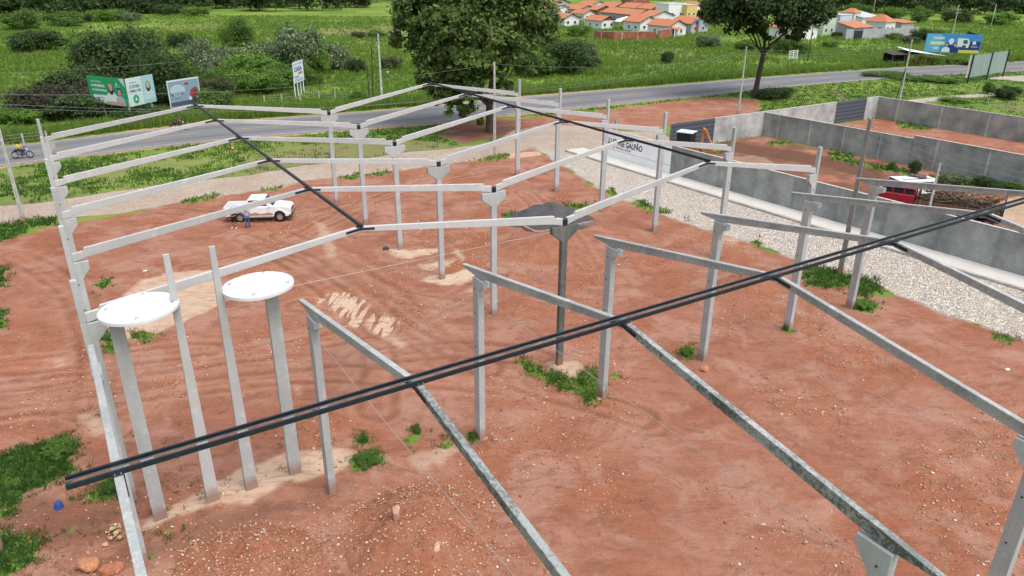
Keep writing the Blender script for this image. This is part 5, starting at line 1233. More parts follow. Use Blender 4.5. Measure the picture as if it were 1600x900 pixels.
# scattered stones on the earth: countless
rs = np.random.RandomState(3)
def stones(name, pts, smin, smax, mats, seed=0):
    rs = np.random.RandomState(seed); n = len(pts)
    base = np.array([(1,0,0),(-1,0,0),(0,1,0),(0,-1,0),(0,0,1),(0,0,-1)], float); tri = np.array([(0,2,4),(2,1,4),(1,3,4),(3,0,4),(2,0,5),(1,2,5),(3,1,5),(0,3,5)])
    S = (smin+(smax-smin)*rs.rand(n)**4)[:, None, None]; V = base[None]*(.6+.6*rs.rand(n, 6, 1))*S*np.array([1, .85, .6]); a = rs.rand(n)*6.28
    ca, sa_ = np.cos(a)[:, None], np.sin(a)[:, None]; X = V[:, :, 0]*ca-V[:, :, 1]*sa_; Y = V[:, :, 0]*sa_+V[:, :, 1]*ca
    V = np.stack([X, Y, V[:, :, 2]], -1)+pts[:, None, :]+np.array([0, 0, 1])*S*.25
    F = (tri[None]+6*np.arange(n)[:, None, None]).reshape(-1, 3); o = npmesh(name, V.reshape(-1, 3), F, mats[0])
    return o
n_ = N('loose_stone'); rp = n_.geo('Random Per Island'); n_.color(n_.ramp(rp, [(0, (.26, .115, .065)), (.4, (.40, .20, .115)), (.7, (.52, .32, .20)), (.93, (.60, .43, .30)), (1, (.70, .62, .54))])); n_.rough(.95); ST = n_.m
xs = rs.uniform(-24, 42, 150000); ys = 14+61*rs.rand(150000)**1.5
k = (sitedist(xs, ys) > .3) & (fbm(xs*.22+11, ys*.22+3, 3)*3.2+.25+.35*(rs.rand(150000)-.5) > .38) & (rs.rand(150000) < .62)
xs, ys = xs[k], ys[k]; tag(stones('loose_stones', np.stack([xs, ys, hgt_np(xs, ys)], 1), 0.014, .10, [ST], 1), kind='stuff')
def on_heap(c, rx, ry, h, n, seed, top=None):
    rs = np.random.RandomState(seed); r = np.sqrt(rs.rand(n))*1.02; a = rs.rand(n)*6.28
    return c, rx*r*np.cos(a), ry*r*np.sin(a)
bpy.context.view_layer.update()
for o_ in [o for o in C.objects if o.name.startswith('earth_heap')][:2]:
    me = o_.data; nv = len(me.vertices); cv = np.empty(nv*3, np.float32); me.vertices.foreach_get('co', cv); cv = cv.reshape(-1, 3)
    rr0 = np.sqrt(rs.rand(2600))*1.0; an = rs.rand(2600)*6.28; ir = np.clip((rr0*43).astype(int), 0, 43); ia = (an/6.2832*96).astype(int) % 96; pts = cv[ir*96+ia]+np.c_[rs.uniform(-.09, .09, (2600, 2)), np.zeros(2600)]; sp_ = np.c_[cv[43*96+(np.arange(700) % 96)][:, :2]*(1+.35*rs.rand(700, 1)**2), np.zeros(700)]; sp_[:, 2] = hgt_np(sp_[:, 0]+o_.location.x, sp_[:, 1]+o_.location.y); pts = np.r_[pts, sp_]
    o2 = stones('heap_stones', pts, .012, .085, [ST], 5); o2.parent = o_; tag(o2, kind='stuff')
# litter of pale stones near the left column
m_pts = np.array([(*G(178+rs.uniform(-12, 14), 832+rs.uniform(-12, 12)), .04) for _ in range(40)]); o2 = stones('pale_rubble', m_pts, .06, .16, [M('tan_rubble', (.50, .36, .20), .9, 0, .3)], 8); tag(o2, 'little scatter of tan rubble stones beside the leftmost near column', 'rubble')
# ================================================================== HOUSES BEYOND THE FIELD
ROOFM = N('orange_roof_tiles'); v_ = ROOFM.coord('Object'); wv = ROOFM.new('ShaderNodeTexWave'); wv.bands_direction = 'Y'; ROOFM.link(v_, wv.inputs['Vector']); wv.inputs['Scale'].default_value = 1.3; wv.inputs['Distortion'].default_value = .6
ROOFM.color(ROOFM.mix(wv.outputs['Fac'], ROOFM.mix(ROOFM.noise(v_, .8, 4), (.36, .13, .065), (.50, .20, .105)), (.44, .18, .095))); ROOFM.rough(.85); ROOFM = ROOFM.m
BRICK = wall_mat('raw_brick', (.30, .115, .07)); HWH = M('house_white', (.70, .71, .70), .85, 0, .06, .5); HGR = M('house_grey_render', (.36, .37, .38), .9, 0, .12, .6); HPG = M('house_pale_green', (.50, .60, .44), .85, 0, .06); HBL = M('house_pale_blue', (.48, .56, .62), .85, 0, .06); HYE = M('house_yellow', (.60, .45, .18), .85, 0, .06); FIB = M('fibre_cement_roof', (.42, .45, .47), .85, 0, .12, 1.0); DARKO = M('dark_opening', (.03, .035, .045), .5)
def house(label, px, su, sv, wh, wall, rh=1.3, roof='gable', roofm=None, porch=False, gablem=None, wins=True):
    q = G(*px); t = thing('house', label, 'house', (q[0], q[1], 0), YAW, 'houses beyond the field'); roofm = roofm or ROOFM
    # local origin: middle of the near (-v) face; body extends to +y
    m = MB().bbox((-su/2, 0, -.2), (su/2, sv, wh)); m.build('walls', wall, t)
    ov = .45
    if roof == 'gable':
        MB().prism([(-su/2, wh+.001), (su/2, wh+.001), (0, wh+rh)], 'y', 0, .12).build('gable', gablem or wall, t); MB().prism([(-su/2, wh+.001), (su/2, wh+.001), (0, wh+rh)], 'y', sv-.12, sv).build('gable', gablem or wall, t)
        m = MB()
        for s in (-1, 1):
            k_ = rh/(su/2)
            A = [(s*(su/2+ov), -ov, wh-ov*k_+.05), (0, -ov, wh+rh+.05), (0, sv+ov, wh+rh+.05), (s*(su/2+ov), sv+ov, wh-ov*k_+.05)]; Bq = [(x, y, z+.14) for x, y, z in A]
            m.add(A+Bq, [(0, 1, 2, 3), (7, 6, 5, 4), (0, 4, 5, 1), (1, 5, 6, 2), (2, 6, 7, 3), (3, 7, 4, 0)])
        m.build('roof', roofm, t)
        f = MB()
        for s in (-1, 1): f.add([(s*(su/2+ov), -ov-.01, wh-ov*rh/(su/2)-.02), (0, -ov-.01, wh+rh-.02), (0, -ov-.01, wh+rh+.22), (s*(su/2+ov), -ov-.01, wh-ov*rh/(su/2)+.22)], [(0, 1, 2, 3)])
        f.build('barge_board', DARKO, t)
    elif roof == 'flat':
        MB().bbox((-su/2-.1, -.1, wh+.001), (su/2+.1, sv+.1, wh+.25)).build('parapet', wall, t); MB().bbox((-su/2+.15, .15, wh+.251), (su/2-.15, sv-.15, wh+.30)).build('roof', roofm if roofm is not ROOFM else FIB, t)
    elif roof == 'mono':
        MB().prism([(-ov, wh+.02), (sv+ov, wh+rh), (sv+ov, wh+rh+.14), (-ov, wh+.16)], 'x', -su/2-ov, su/2+ov).build('roof', roofm, t)
        MB().prism([(0, wh+.001), (sv, wh+.001), (sv, wh+rh-.06)], 'x', -su/2+.02, su/2-.02).build('gable', wall, t)
    elif roof == 'hip':
        m = MB(); z0, z1 = wh+.02, wh+rh; e = ov; r_ = min(su, sv)/2
        m.add([(-su/2-e, -e, z0), (su/2+e, -e, z0), (su/2+e, sv+e, z0), (-su/2-e, sv+e, z0), (-.01-(su/2-r_), r_, z1), (su/2-r_+.01, r_, z1), (su/2-r_+.01, sv-r_, z1), (-(su/2-r_)-.01, sv-r_, z1)], [(3, 2, 1, 0), (0, 1, 5, 4), (1, 2, 6, 5), (2, 3, 7, 6), (3, 0, 4, 7), (4, 5, 6, 7)]); m.build('roof', roofm, t)
    if wins:
        for x in ((-su*.25, su*.22) if su > 5 else (0,)):
            f = MB().bbox((x-.55, -.05, 1.0), (x+.55, -.001, 2.1)).build('window', WHITE, t); MB().bbox((x-.45, -.062, 1.1), (x+.45, -.051, 2.0)).build('pane', DARKO, f)
        for y in ((sv*.25, sv*.65) if sv > 6 else (sv*.5,)):
            f = MB().bbox((-su/2-.05, y-.5, 1.0), (-su/2-.001, y+.5, 2.0)).build('window', WHITE, t); MB().bbox((-su/2-.062, y-.4, 1.1), (-su/2-.051, y+.4, 1.9)).build('pane', DARKO, f)
    if porch:
        MB().prism([(-1.9, 2.25), (-.001, 2.75), (-.001, 2.87), (-1.9, 2.37)], 'x', -su*.45, su*.05).build('porch_roof', roofm, t)
        for x in (-su*.43, su*.03): MB().box((x, -1.8, 1.1), (.14, .14, 2.3)).build('porch_post', WHITE, t)
        MB().bbox((-su*.3, -.06, 0), (-su*.3+.9, -.001, 2.1)).build('door', DARKO, t)
    return t
house('orange-roofed house with white side wall at the left end of the village front row', (893, 42), 6.5, 9.5, 3.0, HWH)
house('orange-roofed house with bare brick gable behind the brick garden wall', (950, 46), 6.0, 9.5, 2.9, HWH, gablem=BRICK)
house('orange-roofed house with a wide white gable in the village front row', (1013, 50), 7.6, 8.5, 3.2, HWH, 1.6)
house('orange-roofed house with white gable and small tiled porch, right end of the front row', (1058, 57), 7.0, 10.0, 3.1, HWH, 1.6, porch=True)
house('orange-roofed house with a plain white gable, far left of the back row', (878, 25), 9.5, 9, 3.0, HWH, 1.4)
house('orange-roofed house peeping over the far left white one', (878, 15), 10, 11, 3.2, HGR, 1.6)
house('orange-roofed house with grey gable, second row, left', (918, 26), 8.5, 11, 3.0, HGR, 1.5)
house('orange-roofed house with brown gable, second row, left of centre', (945, 27), 8.5, 12, 3.0, BRICK, 1.5)
house('orange-roofed house with grey gable, second row, centre', (980, 33), 8.5, 11, 3.0, HGR, 1.6)
house('orange-roofed house with grey gable, second row, right of centre', (1008, 36), 8.0, 11, 3.0, HGR, 1.6)
house('long orange roof with white end walls, second row, right end', (1036, 38), 11, 7.5, 3.0, HWH, 1.6)
house('white flat-roofed house rising behind the orange roofs', (1057, 28), 10, 8, 5.5, HWH, roof='flat')
house('yellow house beside the white flat-roofed one', (1080, 28), 6, 8, 5.0, HYE, roof='flat')
house('orange-roofed house half behind the umbrella-shaped tree, left of its trunk', (1092, 52), 7.5, 9.5, 3.1, HGR, 1.7)
house('orange-roofed house at the back behind the tree crown', (1098, 22), 12, 10, 3.4, HWH, 1.6)
house('orange-roofed house with grey gable right of the tree, nearest the wooden pole', (1262, 62), 8.0, 11.5, 3.2, HWH, 1.7, gablem=HGR)
house('pale green flat-roofed house behind the leaning wooden pole', (1294, 55), 6.0, 10, 6.0, HPG, roof='flat')
house('pale blue flat-roofed house right of the pale green one', (1318, 52), 6.2, 9, 5.6, HBL, roof='flat')
house('small house with an orange tiled lean-to roof over a dark gate', (1346, 58), 9.2, 6.0, 2.8, HGR, 1.5, roof='mono', wins=False)
house('wide house with grey fibre-cement roof behind the lean-to', (1358, 46), 10, 8, 4.0, HWH, 1.6, roof='mono', roofm=FIB)
house('white house with a hipped orange roof right of the grey-roofed one', (1389, 52), 5.4, 7.5, 3.6, HWH, 2.2, roof='hip')
house('long low orange-roofed outhouse at the right end of the village', (1416, 50), 7.2, 5.5, 3.0, HGR, .7, roof='mono', wins=False)
house('small orange-roofed upper storey behind the pale green house', (1286, 48), 3.2, 5, 6.8, HWH, 1.6, roof='hip', wins=False)
house('small orange-roofed upper storey behind the pale blue house', (1336, 46), 3.4, 5, 5.6, HWH, 1.4, roof='hip', wins=False)
house('small orange-roofed house squeezed between the first two of the front row', (921, 33), 5.5, 8, 2.8, HWH, 1.3)
house('orange-roofed house behind the bare brick gable', (962, 27), 7.0, 9, 3.0, HWH, 1.5)
house('orange-roofed house in the third row, left of centre', (936, 19), 9.0, 11, 3.2, HWH, 1.6)
house('orange-roofed house in the third row, centre', (972, 22), 9.0, 11, 3.2, HGR, 1.6)
house('orange-roofed house in the third row, right of centre', (1004, 24), 9.5, 11, 3.2, HWH, 1.7)
house('orange-roofed house in the third row, right end', (1030, 26), 9.5, 11, 3.2, HGR, 1.7)
house('orange-roofed house right behind the grey gabled one by the wooden pole', (1278, 48), 8, 9, 3.4, HWH, 1.7)
house('faint reddish house among the far trees', (785-80, 8), 12, 8, 3.2, BRICK, 1.5)
house('brick house at the far edge behind the village', (1000, 5), 16, 8, 3.5, BRICK, 1.2)
def gwall(label, p0, p1, h, mat, name='garden_wall'): return wall(name, label, G(*p0), G(*p1), h, mat, pil=5, pil_side=-1)
gwall('raw brick garden wall of the village, left stretch', (928, 61.5), (958, 63.5), 2.4, BRICK)
gwall('raw brick garden wall of the village, long middle stretch', (959, 63.5), (1024, 62.2), 2.4, BRICK)
gwall('short raw brick garden wall between two white houses', (1027, 61.8), (1049, 58.6), 2.6, BRICK)
gwall('grey garden wall below the grey and blue houses, left part', (1320, 62.5), (1332, 62.3), 3.0, HGR)
gwall('grey garden wall below the hipped white house, right part', (1346, 62.0), (1432, 58.5), 3.0, HGR)
g_ = thing('sheet_gate', 'dark metal gate in the grey garden wall', 'gate', (*G(1332.2, 62.2), 0), math.atan2(G(1346, 62)[1]-G(1332.2, 62.2)[1], G(1346, 62)[0]-G(1332.2, 62.2)[0])); gl = math.dist(G(1346, 62), G(1332.2, 62.2)); MB().bbox((.05, -.03, .1), (gl-.05, .03, 2.5)).build('leaf', DARKO, g_); MB().bbox((.05, -.06, 2.501), (gl-.05, .06, 2.6)).build('lintel', STEEL_BLK, g_)
o = MB(); q0 = G(962, 44); t = thing('awning', 'bright white sheet roof between two orange-roofed houses', 'awning', (*G(968, 47), 0), YAW); MB().prism([(0, 2.6), (7, 3.9), (7, 3.98), (0, 2.68)], 'y', 0, 5).build('sheet', WHITE, t)
for x, y, h_ in ((.2, .2, 2.6), (.2, 4.8, 2.6), (6.8, .2, 3.8), (6.8, 4.8, 3.8)): MB().tube([(x, y, -.2), (x, y, h_)], .06, 6).build('post', WHITE, t)
t = thing('water_tank', 'blue plastic water tank beside the orange-roofed house by the tree', 'tank', (*G(1086, 52), 0), 0); MB().lathe([(.9, 3.0), (1.0, 3.1), (1.05, 4.0), (.8, 4.3), (.3, 4.45)], 16).build('tank_body', M('blue_tank', (.02, .14, .5), .4), t, True); MB().bbox((-.8, -.8, -.2), (.8, .8, 2.99)).build('brick_base', BRICK, t)
# roadside shack
q = G(1392, 104); t = thing('roadside_shack', 'dark timber roadside shack with open front', 'shack', (q[0], q[1], 0), R(12)); Ls_ = 6.2
for x in (.1, 3.1, Ls_-.1):
    for y in (.1, 3.2): MB().tube([(x, y, -.2), (x, y, 2.5)], .08, 7).build('post', WOOD, t)
MB().prism([(-.4, 2.45), (3.7, 2.9), (3.7, 3.0), (-.4, 2.55)], 'x', -.5, Ls_+.5).build('roof', M('dark_roof_sheet', (.06, .05, .045), .8), t)
MB().bbox((.1, 3.25, 0), (Ls_, 3.32, 2.5)).build('back_boards', M('black_boards', (.03, .026, .022), .9), t); MB().bbox((.18, -.06, .1), (3.0, .0, .95)).build('counter_boards', M('grey_boards', (.28, .25, .21), .9, 0, .4, 5), t)
q = G(1418, 103); t = thing('awning', 'sagging white tarpaulin awning stretched beside the timber shack', 'awning', (q[0], q[1], 0), R(10))
nx_, ny_ = 13, 9; V = []; 
for i in range(nx_):
    for j in range(ny_):
        a, b_ = i/(nx_-1), j/(ny_-1); V.append((-1.2+a*9.6, -1.0+b_*4.6, 3.25-1.1*a-.35*math.sin(math.pi*a)*math.sin(math.pi*b_)+.55*b_*(1-a)))
F = [(i*ny_+j, (i+1)*ny_+j, (i+1)*ny_+j+1, i*ny_+j+1) for i in range(nx_-1) for j in range(ny_-1)]
cl = MB().add(V, F).build('tarpaulin', M('white_tarp', (.80, .80, .80), .7, 0, .03), t, True); so_ = cl.modifiers.new('thickness', 'SOLIDIFY'); so_.thickness = .02
for x, y, h_ in ((-1.1, -.9, 3.2), (8.2, -.8, 2.1), (8.2, 3.4, 2.1), (-1.1, 3.4, 3.7), (3.5, -.9, 2.6)): MB().tube([(x, y, -.2), (x, y, h_)], .06, 6).build('pole', WOOD, t)
t = thing('market_table', 'rough timber table piled with goods under the white awning', 'table', (*G(1435, 102), 0), R(10)); MB().bbox((-1.6, -.5, .8), (1.6, .5, .88)).build('top', WOOD, t)
for x in (-1.5, 1.5):
    for y in (-.4, .4): MB().box((x, y, .4), (.08, .08, .8)).build('leg', WOOD, t)
rg = random.Random(4)
for k in range(6):
    x = -1.35+k*.52; m = MB(); m.lathe([(.2, 0), (.24, .3), (.1, .42)], 8); tag(m.build('fruit_sack', M('sack_%d' % (k % 3), [(.30, .12, .06), (.36, .26, .12), (.16, .10, .08)][k % 3], .9), loc=(t.location.x+x*math.cos(R(10)), t.location.y+x*math.sin(R(10)), .885)), 'sack of goods on the market table under the awning', 'sack', 'sacks on the market table')
# white gate sign in the grass
q = G(1232, 95); t = thing('gate_frame', 'small white barred gate standing in the tall grass', 'gate', (q[0], q[1], 0), R(35)); 
for x in (0, 1.5, 3.0): MB().box((x, 0, 1.1), (.14, .14, 2.4)).build('post', WHITE, t)
for z in (.5, .9, 1.3, 1.7, 2.1): MB().bbox((.071, -.03, z), (1.429, .03, z+.1)).build('bar', WHITE, t); MB().bbox((1.571, -.03, z), (2.929, .03, z+.1)).build('bar', WHITE, t)
# wire fence along the far verge
FP = [G(x, y) for x, y in ((0, 231), (38, 226), (75, 222), (300, 187), (330, 184), (360, 181), (414, 163), (441, 161), (470, 159), (499, 157), (524, 156), (550, 155))]
for lab, seq in (('wire fence with grey posts on the far verge at the left edge', FP[0:3]), ('wire fence with pale posts in the grass by the notice board', FP[6:12])):
    o_ = Vector((*seq[0], 0)); t = thing('wire_fence', lab, 'fence', o_)
    for a in seq: MB().box((a[0]-o_.x, a[1]-o_.y, .6), (.14, .14, 1.5)).build('post', M('fence_post', (.42, .42, .38), .9), t)
    m = MB()
    for a, b_ in zip(seq[:-1], seq[1:]):
        for z in (.5, .9, 1.25): m.tube([(a[0]-o_.x, a[1]-o_.y, z), (b_[0]-o_.x, b_[1]-o_.y, z)], .02, 4)
    m.build('wires', WIREP, t)
# drainage ditch edge
q0, q1 = Vector(G(1302, 140)), Vector(G(1324, 159)); d = q1-q0; o = MB(); o.bbox((0, -.35, -.1), (d.length, .35, .05)); tag(o.build('concrete_gutter', M('brown_gutter', (.20, .135, .085), .9, 0, .3, 2), loc=(q0.x, q0.y, 0), rz=math.atan2(d.y, d.x)), 'brown earth-stained gutter running through the grass to the yard wall', 'gutter')
# white scraps
for k, (x, y, lab) in enumerate(((832, 113, 'x'),)): pass
for px, lab in (((607, 114), 'white bag lying in the grass right of the pale pole'), ((227, 470), 'x'), ((1574, 578), 'white paper scrap on the red earth near the right edge'), ((227, 424), 'white and red wrapper on the earth behind the left white slab')):
    if lab == 'x': continue
    q = G(*px); m = MB(); s_ = .45 if px[1] < 200 else .16; m.ell((0, 0, s_*.3), (s_, s_*.6, s_*.35), 8, 5); tag(m.build('litter_scrap', WHITE, loc=(*q, hz(*q)), rz=.4), lab, 'litter')
# ================================================================== VEGETATION
def leaf_mat(name, dark, mid_, light, bloom=None, transl=.35):
    n = N(name); rp = n.geo('Random Per Island'); p = n.geo('Position')
    c = n.ramp(rp, [(0, dark), (.5, mid_), (1, light)])
    if bloom: c = n.ramp(rp, [(0, dark), (.45, mid_), (.80, light), (.82, bloom), (1, bloom)])
    big = n.noise(p, .35, 3); c = n.mix(n.ramp(big, [(.35, .0), (.7, .45)]), c, light)
    rnd = n.new('ShaderNodeObjectInfo').outputs['Random']; c = n.mix(1.0, c, n.ramp(rnd, [(0, .85), (1, 1.12)]), 'MULTIPLY')
    n.color(c); n.rough(.65); n.b.inputs['Specular IOR Level'].default_value = .18
    tr = n.new('ShaderNodeBsdfTranslucent'); n.link(c, tr.inputs[0]); mx = n.new('ShaderNodeMixShader'); mx.inputs[0].default_value = transl
    n.link(n.b.outputs[0], mx.inputs[1]); n.link(tr.outputs[0], mx.inputs[2]); n.link(mx.outputs[0], n.out.inputs[0]); return n.m
LM = dict(twig=leaf_mat('dry_twigs', (.035, .033, .024), (.062, .058, .042), (.095, .10, .055)),
          dark=leaf_mat('dark_leaves', (.030, .058, .020), (.052, .092, .030), (.090, .145, .048)),
          mid=leaf_mat('mid_leaves', (.048, .105, .020), (.088, .175, .034), (.15, .25, .054)),
          light=leaf_mat('light_leaves', (.068, .145, .024), (.125, .24, .040), (.20, .34, .064)),
          olive=leaf_mat('olive_leaves', (.062, .086, .034), (.105, .135, .056), (.16, .185, .085)),
          bloom=leaf_mat('flowering_leaves', (.052, .095, .034), (.095, .155, .054), (.155, .21, .09), (.40, .43, .31)),
          tree=leaf_mat('broad_leaves', (.038, .070, .020), (.075, .130, .032), (.160, .225, .062)))
BARK = M('bark', (.085, .068, .052), .95, 0, .35, 5)
def leaves(blobs, ncl, nlf, size, seed, spread=.26, shell=.55):
    """blobs (n,6): centre and radii; leaf quads gathered in clumps through the volume"""
    rs = np.random.RandomState(seed); B = np.array(blobs, float); vol = (B[:, 3]*B[:, 4]*B[:, 5])**.67; pr = vol/vol.sum()
    bi = rs.choice(len(B), ncl, p=pr); d = rs.randn(ncl, 3); d /= np.linalg.norm(d, axis=1)[:, None]; d[:, 2] = np.where(d[:, 2] < -.45, -d[:, 2], d[:, 2])
    r = (shell+(1-shell)*rs.rand(ncl))**.7; cc = B[bi, :3]+d*B[bi, 3:]*r[:, None]
    k = np.repeat(np.arange(ncl), nlf); R_ = B[bi, 3:].mean(1)[k]
    p = cc[k]+rs.randn(len(k), 3)*(R_*spread)[:, None]*np.array([1, 1, .7])
    nrm = d[k]*.7+rs.randn(len(k), 3)*.65+np.array([0, 0, .55]); nrm /= np.linalg.norm(nrm, axis=1)[:, None]
    a = np.cross(nrm, rs.randn(len(k), 3)); a /= np.linalg.norm(a, axis=1)[:, None]; b_ = np.cross(nrm, a)
    s = (size*(.55+.9*rs.rand(len(k))))[:, None]; a = a*s; b_ = b_*s*.62
    V = np.stack([p-a, p+b_*.9+nrm*s*.12, p+a, p-b_*.9+nrm*s*.12], 1).reshape(-1, 3); F = np.arange(len(V)).reshape(-1, 4); return V, F
def limbs(root, tips, r0, seed, wob=.35, n=6):
    rg = random.Random(seed); m = MB()
    for tp, r in tips:
        a, b_ = Vector(root), Vector(tp); pts = []; rr = []
        for i in range(n+1):
            f = i/n; q = a.lerp(b_, f); q.z += .12*(b_-a).length*math.sin(math.pi*f)*.6
            if 0 < i < n: q += Vector((rg.uniform(-wob, wob), rg.uniform(-wob, wob), rg.uniform(-wob, wob)*.6))
            pts.append(q); rr.append(r*(1-.78*f))
        m.tube(pts, rr, 7)
    return m
_proto = {}
def bush_proto(kind, var):
    """unit bush: radius 1, height 1"""
    if (kind, var) in _proto: return _proto[(kind, var)]
    rs = np.random.RandomState(100*var+len(kind)); B = []
    for k in range(20):
        a = rs.rand()*6.28; r = .78*math.sqrt(rs.rand()); z = .18+.66*rs.rand()*(1-.55*r); q = .10+.24*rs.rand()**1.5; B.append((r*math.cos(a), r*math.sin(a), z, q*1.15, q*1.15, q*.95))
    B.append((0, 0, .36, .48, .48, .36))
    V, F = leaves(B, 250, 38, .036, 7*var+3, .33)
    V[:, 2] = np.maximum(V[:, 2], .01)
    crown = npmesh('crown', V, F, LM[kind])
    m = MB(); rg = random.Random(var)
    for k in range(7):
        a = rg.uniform(0, 6.28); r = rg.uniform(.2, .75); m.tube([(0, 0, -.05), (r*.35*math.cos(a), r*.35*math.sin(a), .3), (r*math.cos(a), r*math.sin(a), rg.uniform(.55, .85))], [.022, .014, .005], 5)
    st = m.build('stems', BARK)
    for o in (crown, st): C.objects.unlink(o)
    _proto[(kind, var)] = (crown.data, st.data); return _proto[(kind, var)]
def top_h(q, ytop):
    lo, hi = 0.0, 60.0
    for _ in range(40):
        m_ = (lo+hi)/2
        if pj(q[0], q[1], m_)[1] > ytop: lo = m_
        else: hi = m_
    return lo
def pj(X, Y, Z):
    Z = Z-CAM_H; d = Y*math.cos(PITCH)-Z*math.sin(PITCH); up = Y*math.sin(PITCH)+Z*math.cos(PITCH)
    xx = F_PX*X/d; yy = -F_PX*up/d; c, s = math.cos(ROLL), math.sin(ROLL); return 800+c*xx-s*yy, 450+s*xx+c*yy
_bv = [0]
def bush(x, yb, wpx, yt, kind, label, cat='bush', name='bush', group=None, tree=False):
    q = G(x, yb); q = (q[0], q[1]); s = wpx/pxm(q[1])/2; q2 = (q[0], q[1]+s*.5); h = max(.5, top_h(q2, yt))
    _bv[0] += 1; cr, st = bush_proto(kind, _bv[0] % 3)
    t = thing(name, label, cat, (q2[0], q2[1], 0), _bv[0]*1.7, group)
    for nm_, me in (('crown', cr), ('stems', st)):
        o = bpy.data.objects.new(nm_, me); C.objects.link(o); o.parent = t; o.scale = (s, s, h)
    return t
# big leafy tree by the road
T0 = G(765, 206); t = thing('broad_tree', 'big leafy dark green tree on the near roadside reaching above the top edge', 'tree', (*T0, 0))
B = [(-1.5, 1, 12, 7.5, 7, 6.0), (-7.5, 0, 14.5, 4.0, 4, 3.2), (-7.2, 1, 11.0, 3.0, 3.4, 2.8), (-6.8, -1, 8.0, 2.5, 2.6, 2.3), (-5.0, -2, 5.2, 2.6, 2.3, 2.0), (-3.9, -2.5, 3.4, 2.2, 1.8, 1.8), (-5.6, -2.2, 4.4, 1.7, 1.5, 1.3), (-2.2, -3.6, 2.4, 1.3, 1.2, 1.2), (-9.8, 0, 11.4, 2.0, 2, 1.9), (-2.5, -3, 5.6, 3.0, 2.2, 1.7), (-6.6, -1.5, 6.4, 2.2, 1.8, 1.6), (1.8, -2.5, 5.6, 1.8, 1.6, 1.2), (-9.6, 0, 14.6, 2.4, 2.2, 2.0), (4.5, 0, 14.5, 4.2, 4.4, 3.6), (5.0, 1, 11.5, 3.0, 3, 2.6), (3.6, 0, 8.6, 2.6, 2.6, 2.0), (0, -4.5, 10.5, 4.2, 3.0, 3.4), (-3.5, -4, 12.5, 3.6, 2.8, 3.0), (1.5, 0, 17, 5, 5, 3), (-5, 2, 17, 4.5, 4.5, 2.8), (.5, -3, 6.6, 2.2, 2, 1.4), (-2.5, -4, 7.0, 2.5, 2, 1.8)]
V, F = leaves(B, 760, 48, .30, 11, .14, .64); npmesh('crown', V, F, LM['tree'], t)
m = limbs((0, 0, 3.2), [((-6, -.5, 12), .26), ((-4.5, -2, 6.5), .18), ((4, .5, 11.5), .26), ((0, -3.5, 10), .22), ((1, 2, 14), .28), ((-3, 2, 14), .24), ((-6.5, -1, 8.5), .14), ((3, -1, 8), .15), ((-3, -3.5, 5), .10)], .3, 3, .5)
m.tube([(0, 0, -.4), (.05, 0, .5), (0, 0, 2.2), (0, 0, 3.6)], [.75, .55, .47, .42], 12); m.build('trunk', BARK, t, True)
# umbrella-shaped tree on the right
T1 = G(1178, 153); t = thing('umbrella_tree', 'tall umbrella-shaped tree with a bare dark trunk beside the road', 'tree', (*T1, 0))
B = [(1, 0, 14.5, 8.0, 8, 3.2), (-6.0, -.5, 12.6, 4.2, 4, 2.4), (-3.0, -1, 11.2, 3.4, 3.2, 1.9), (6.2, 0, 12.6, 3.8, 4, 2.2), (3.4, -1.5, 11.0, 3.0, 3, 1.6), (8.6, .5, 13.0, 2.2, 2.6, 1.8), (-8.3, 0, 13.4, 2.4, 2.6, 1.8), (0, -4, 13, 4, 3, 2.4), (3, -3, 15.5, 5, 4, 2.5), (-4, -2, 15.5, 5, 4, 2.6), (5.6, -.5, 9.8, 1.6, 1.6, 1.1), (-1.2, -1, 10, 2.0, 2, 1.1)]
V, F = leaves(B, 560, 44, .30, 21, .13, .62); npmesh('crown', V, F, LM['dark'], t)
m = limbs((.62, 0, 7.0), [((-5, 0, 12.5), .22), ((-2.2, -1.5, 11.5), .17), ((5.6, 0, 12.4), .24), ((2.6, -1.5, 11.5), .18), ((.8, 2, 15), .26), ((7.8, .5, 12.6), .12), ((-7.4, .2, 13), .12)], .3, 8, .3)
m.tube([(0, 0, -.4), (.08, 0, .6), (.3, 0, 3.5), (.62, 0, 7.3)], [.62, .46, .40, .37], 12); m.build('trunk', M('dark_bark', (.055, .045, .036), .95, 0, .3, 5), t, True)
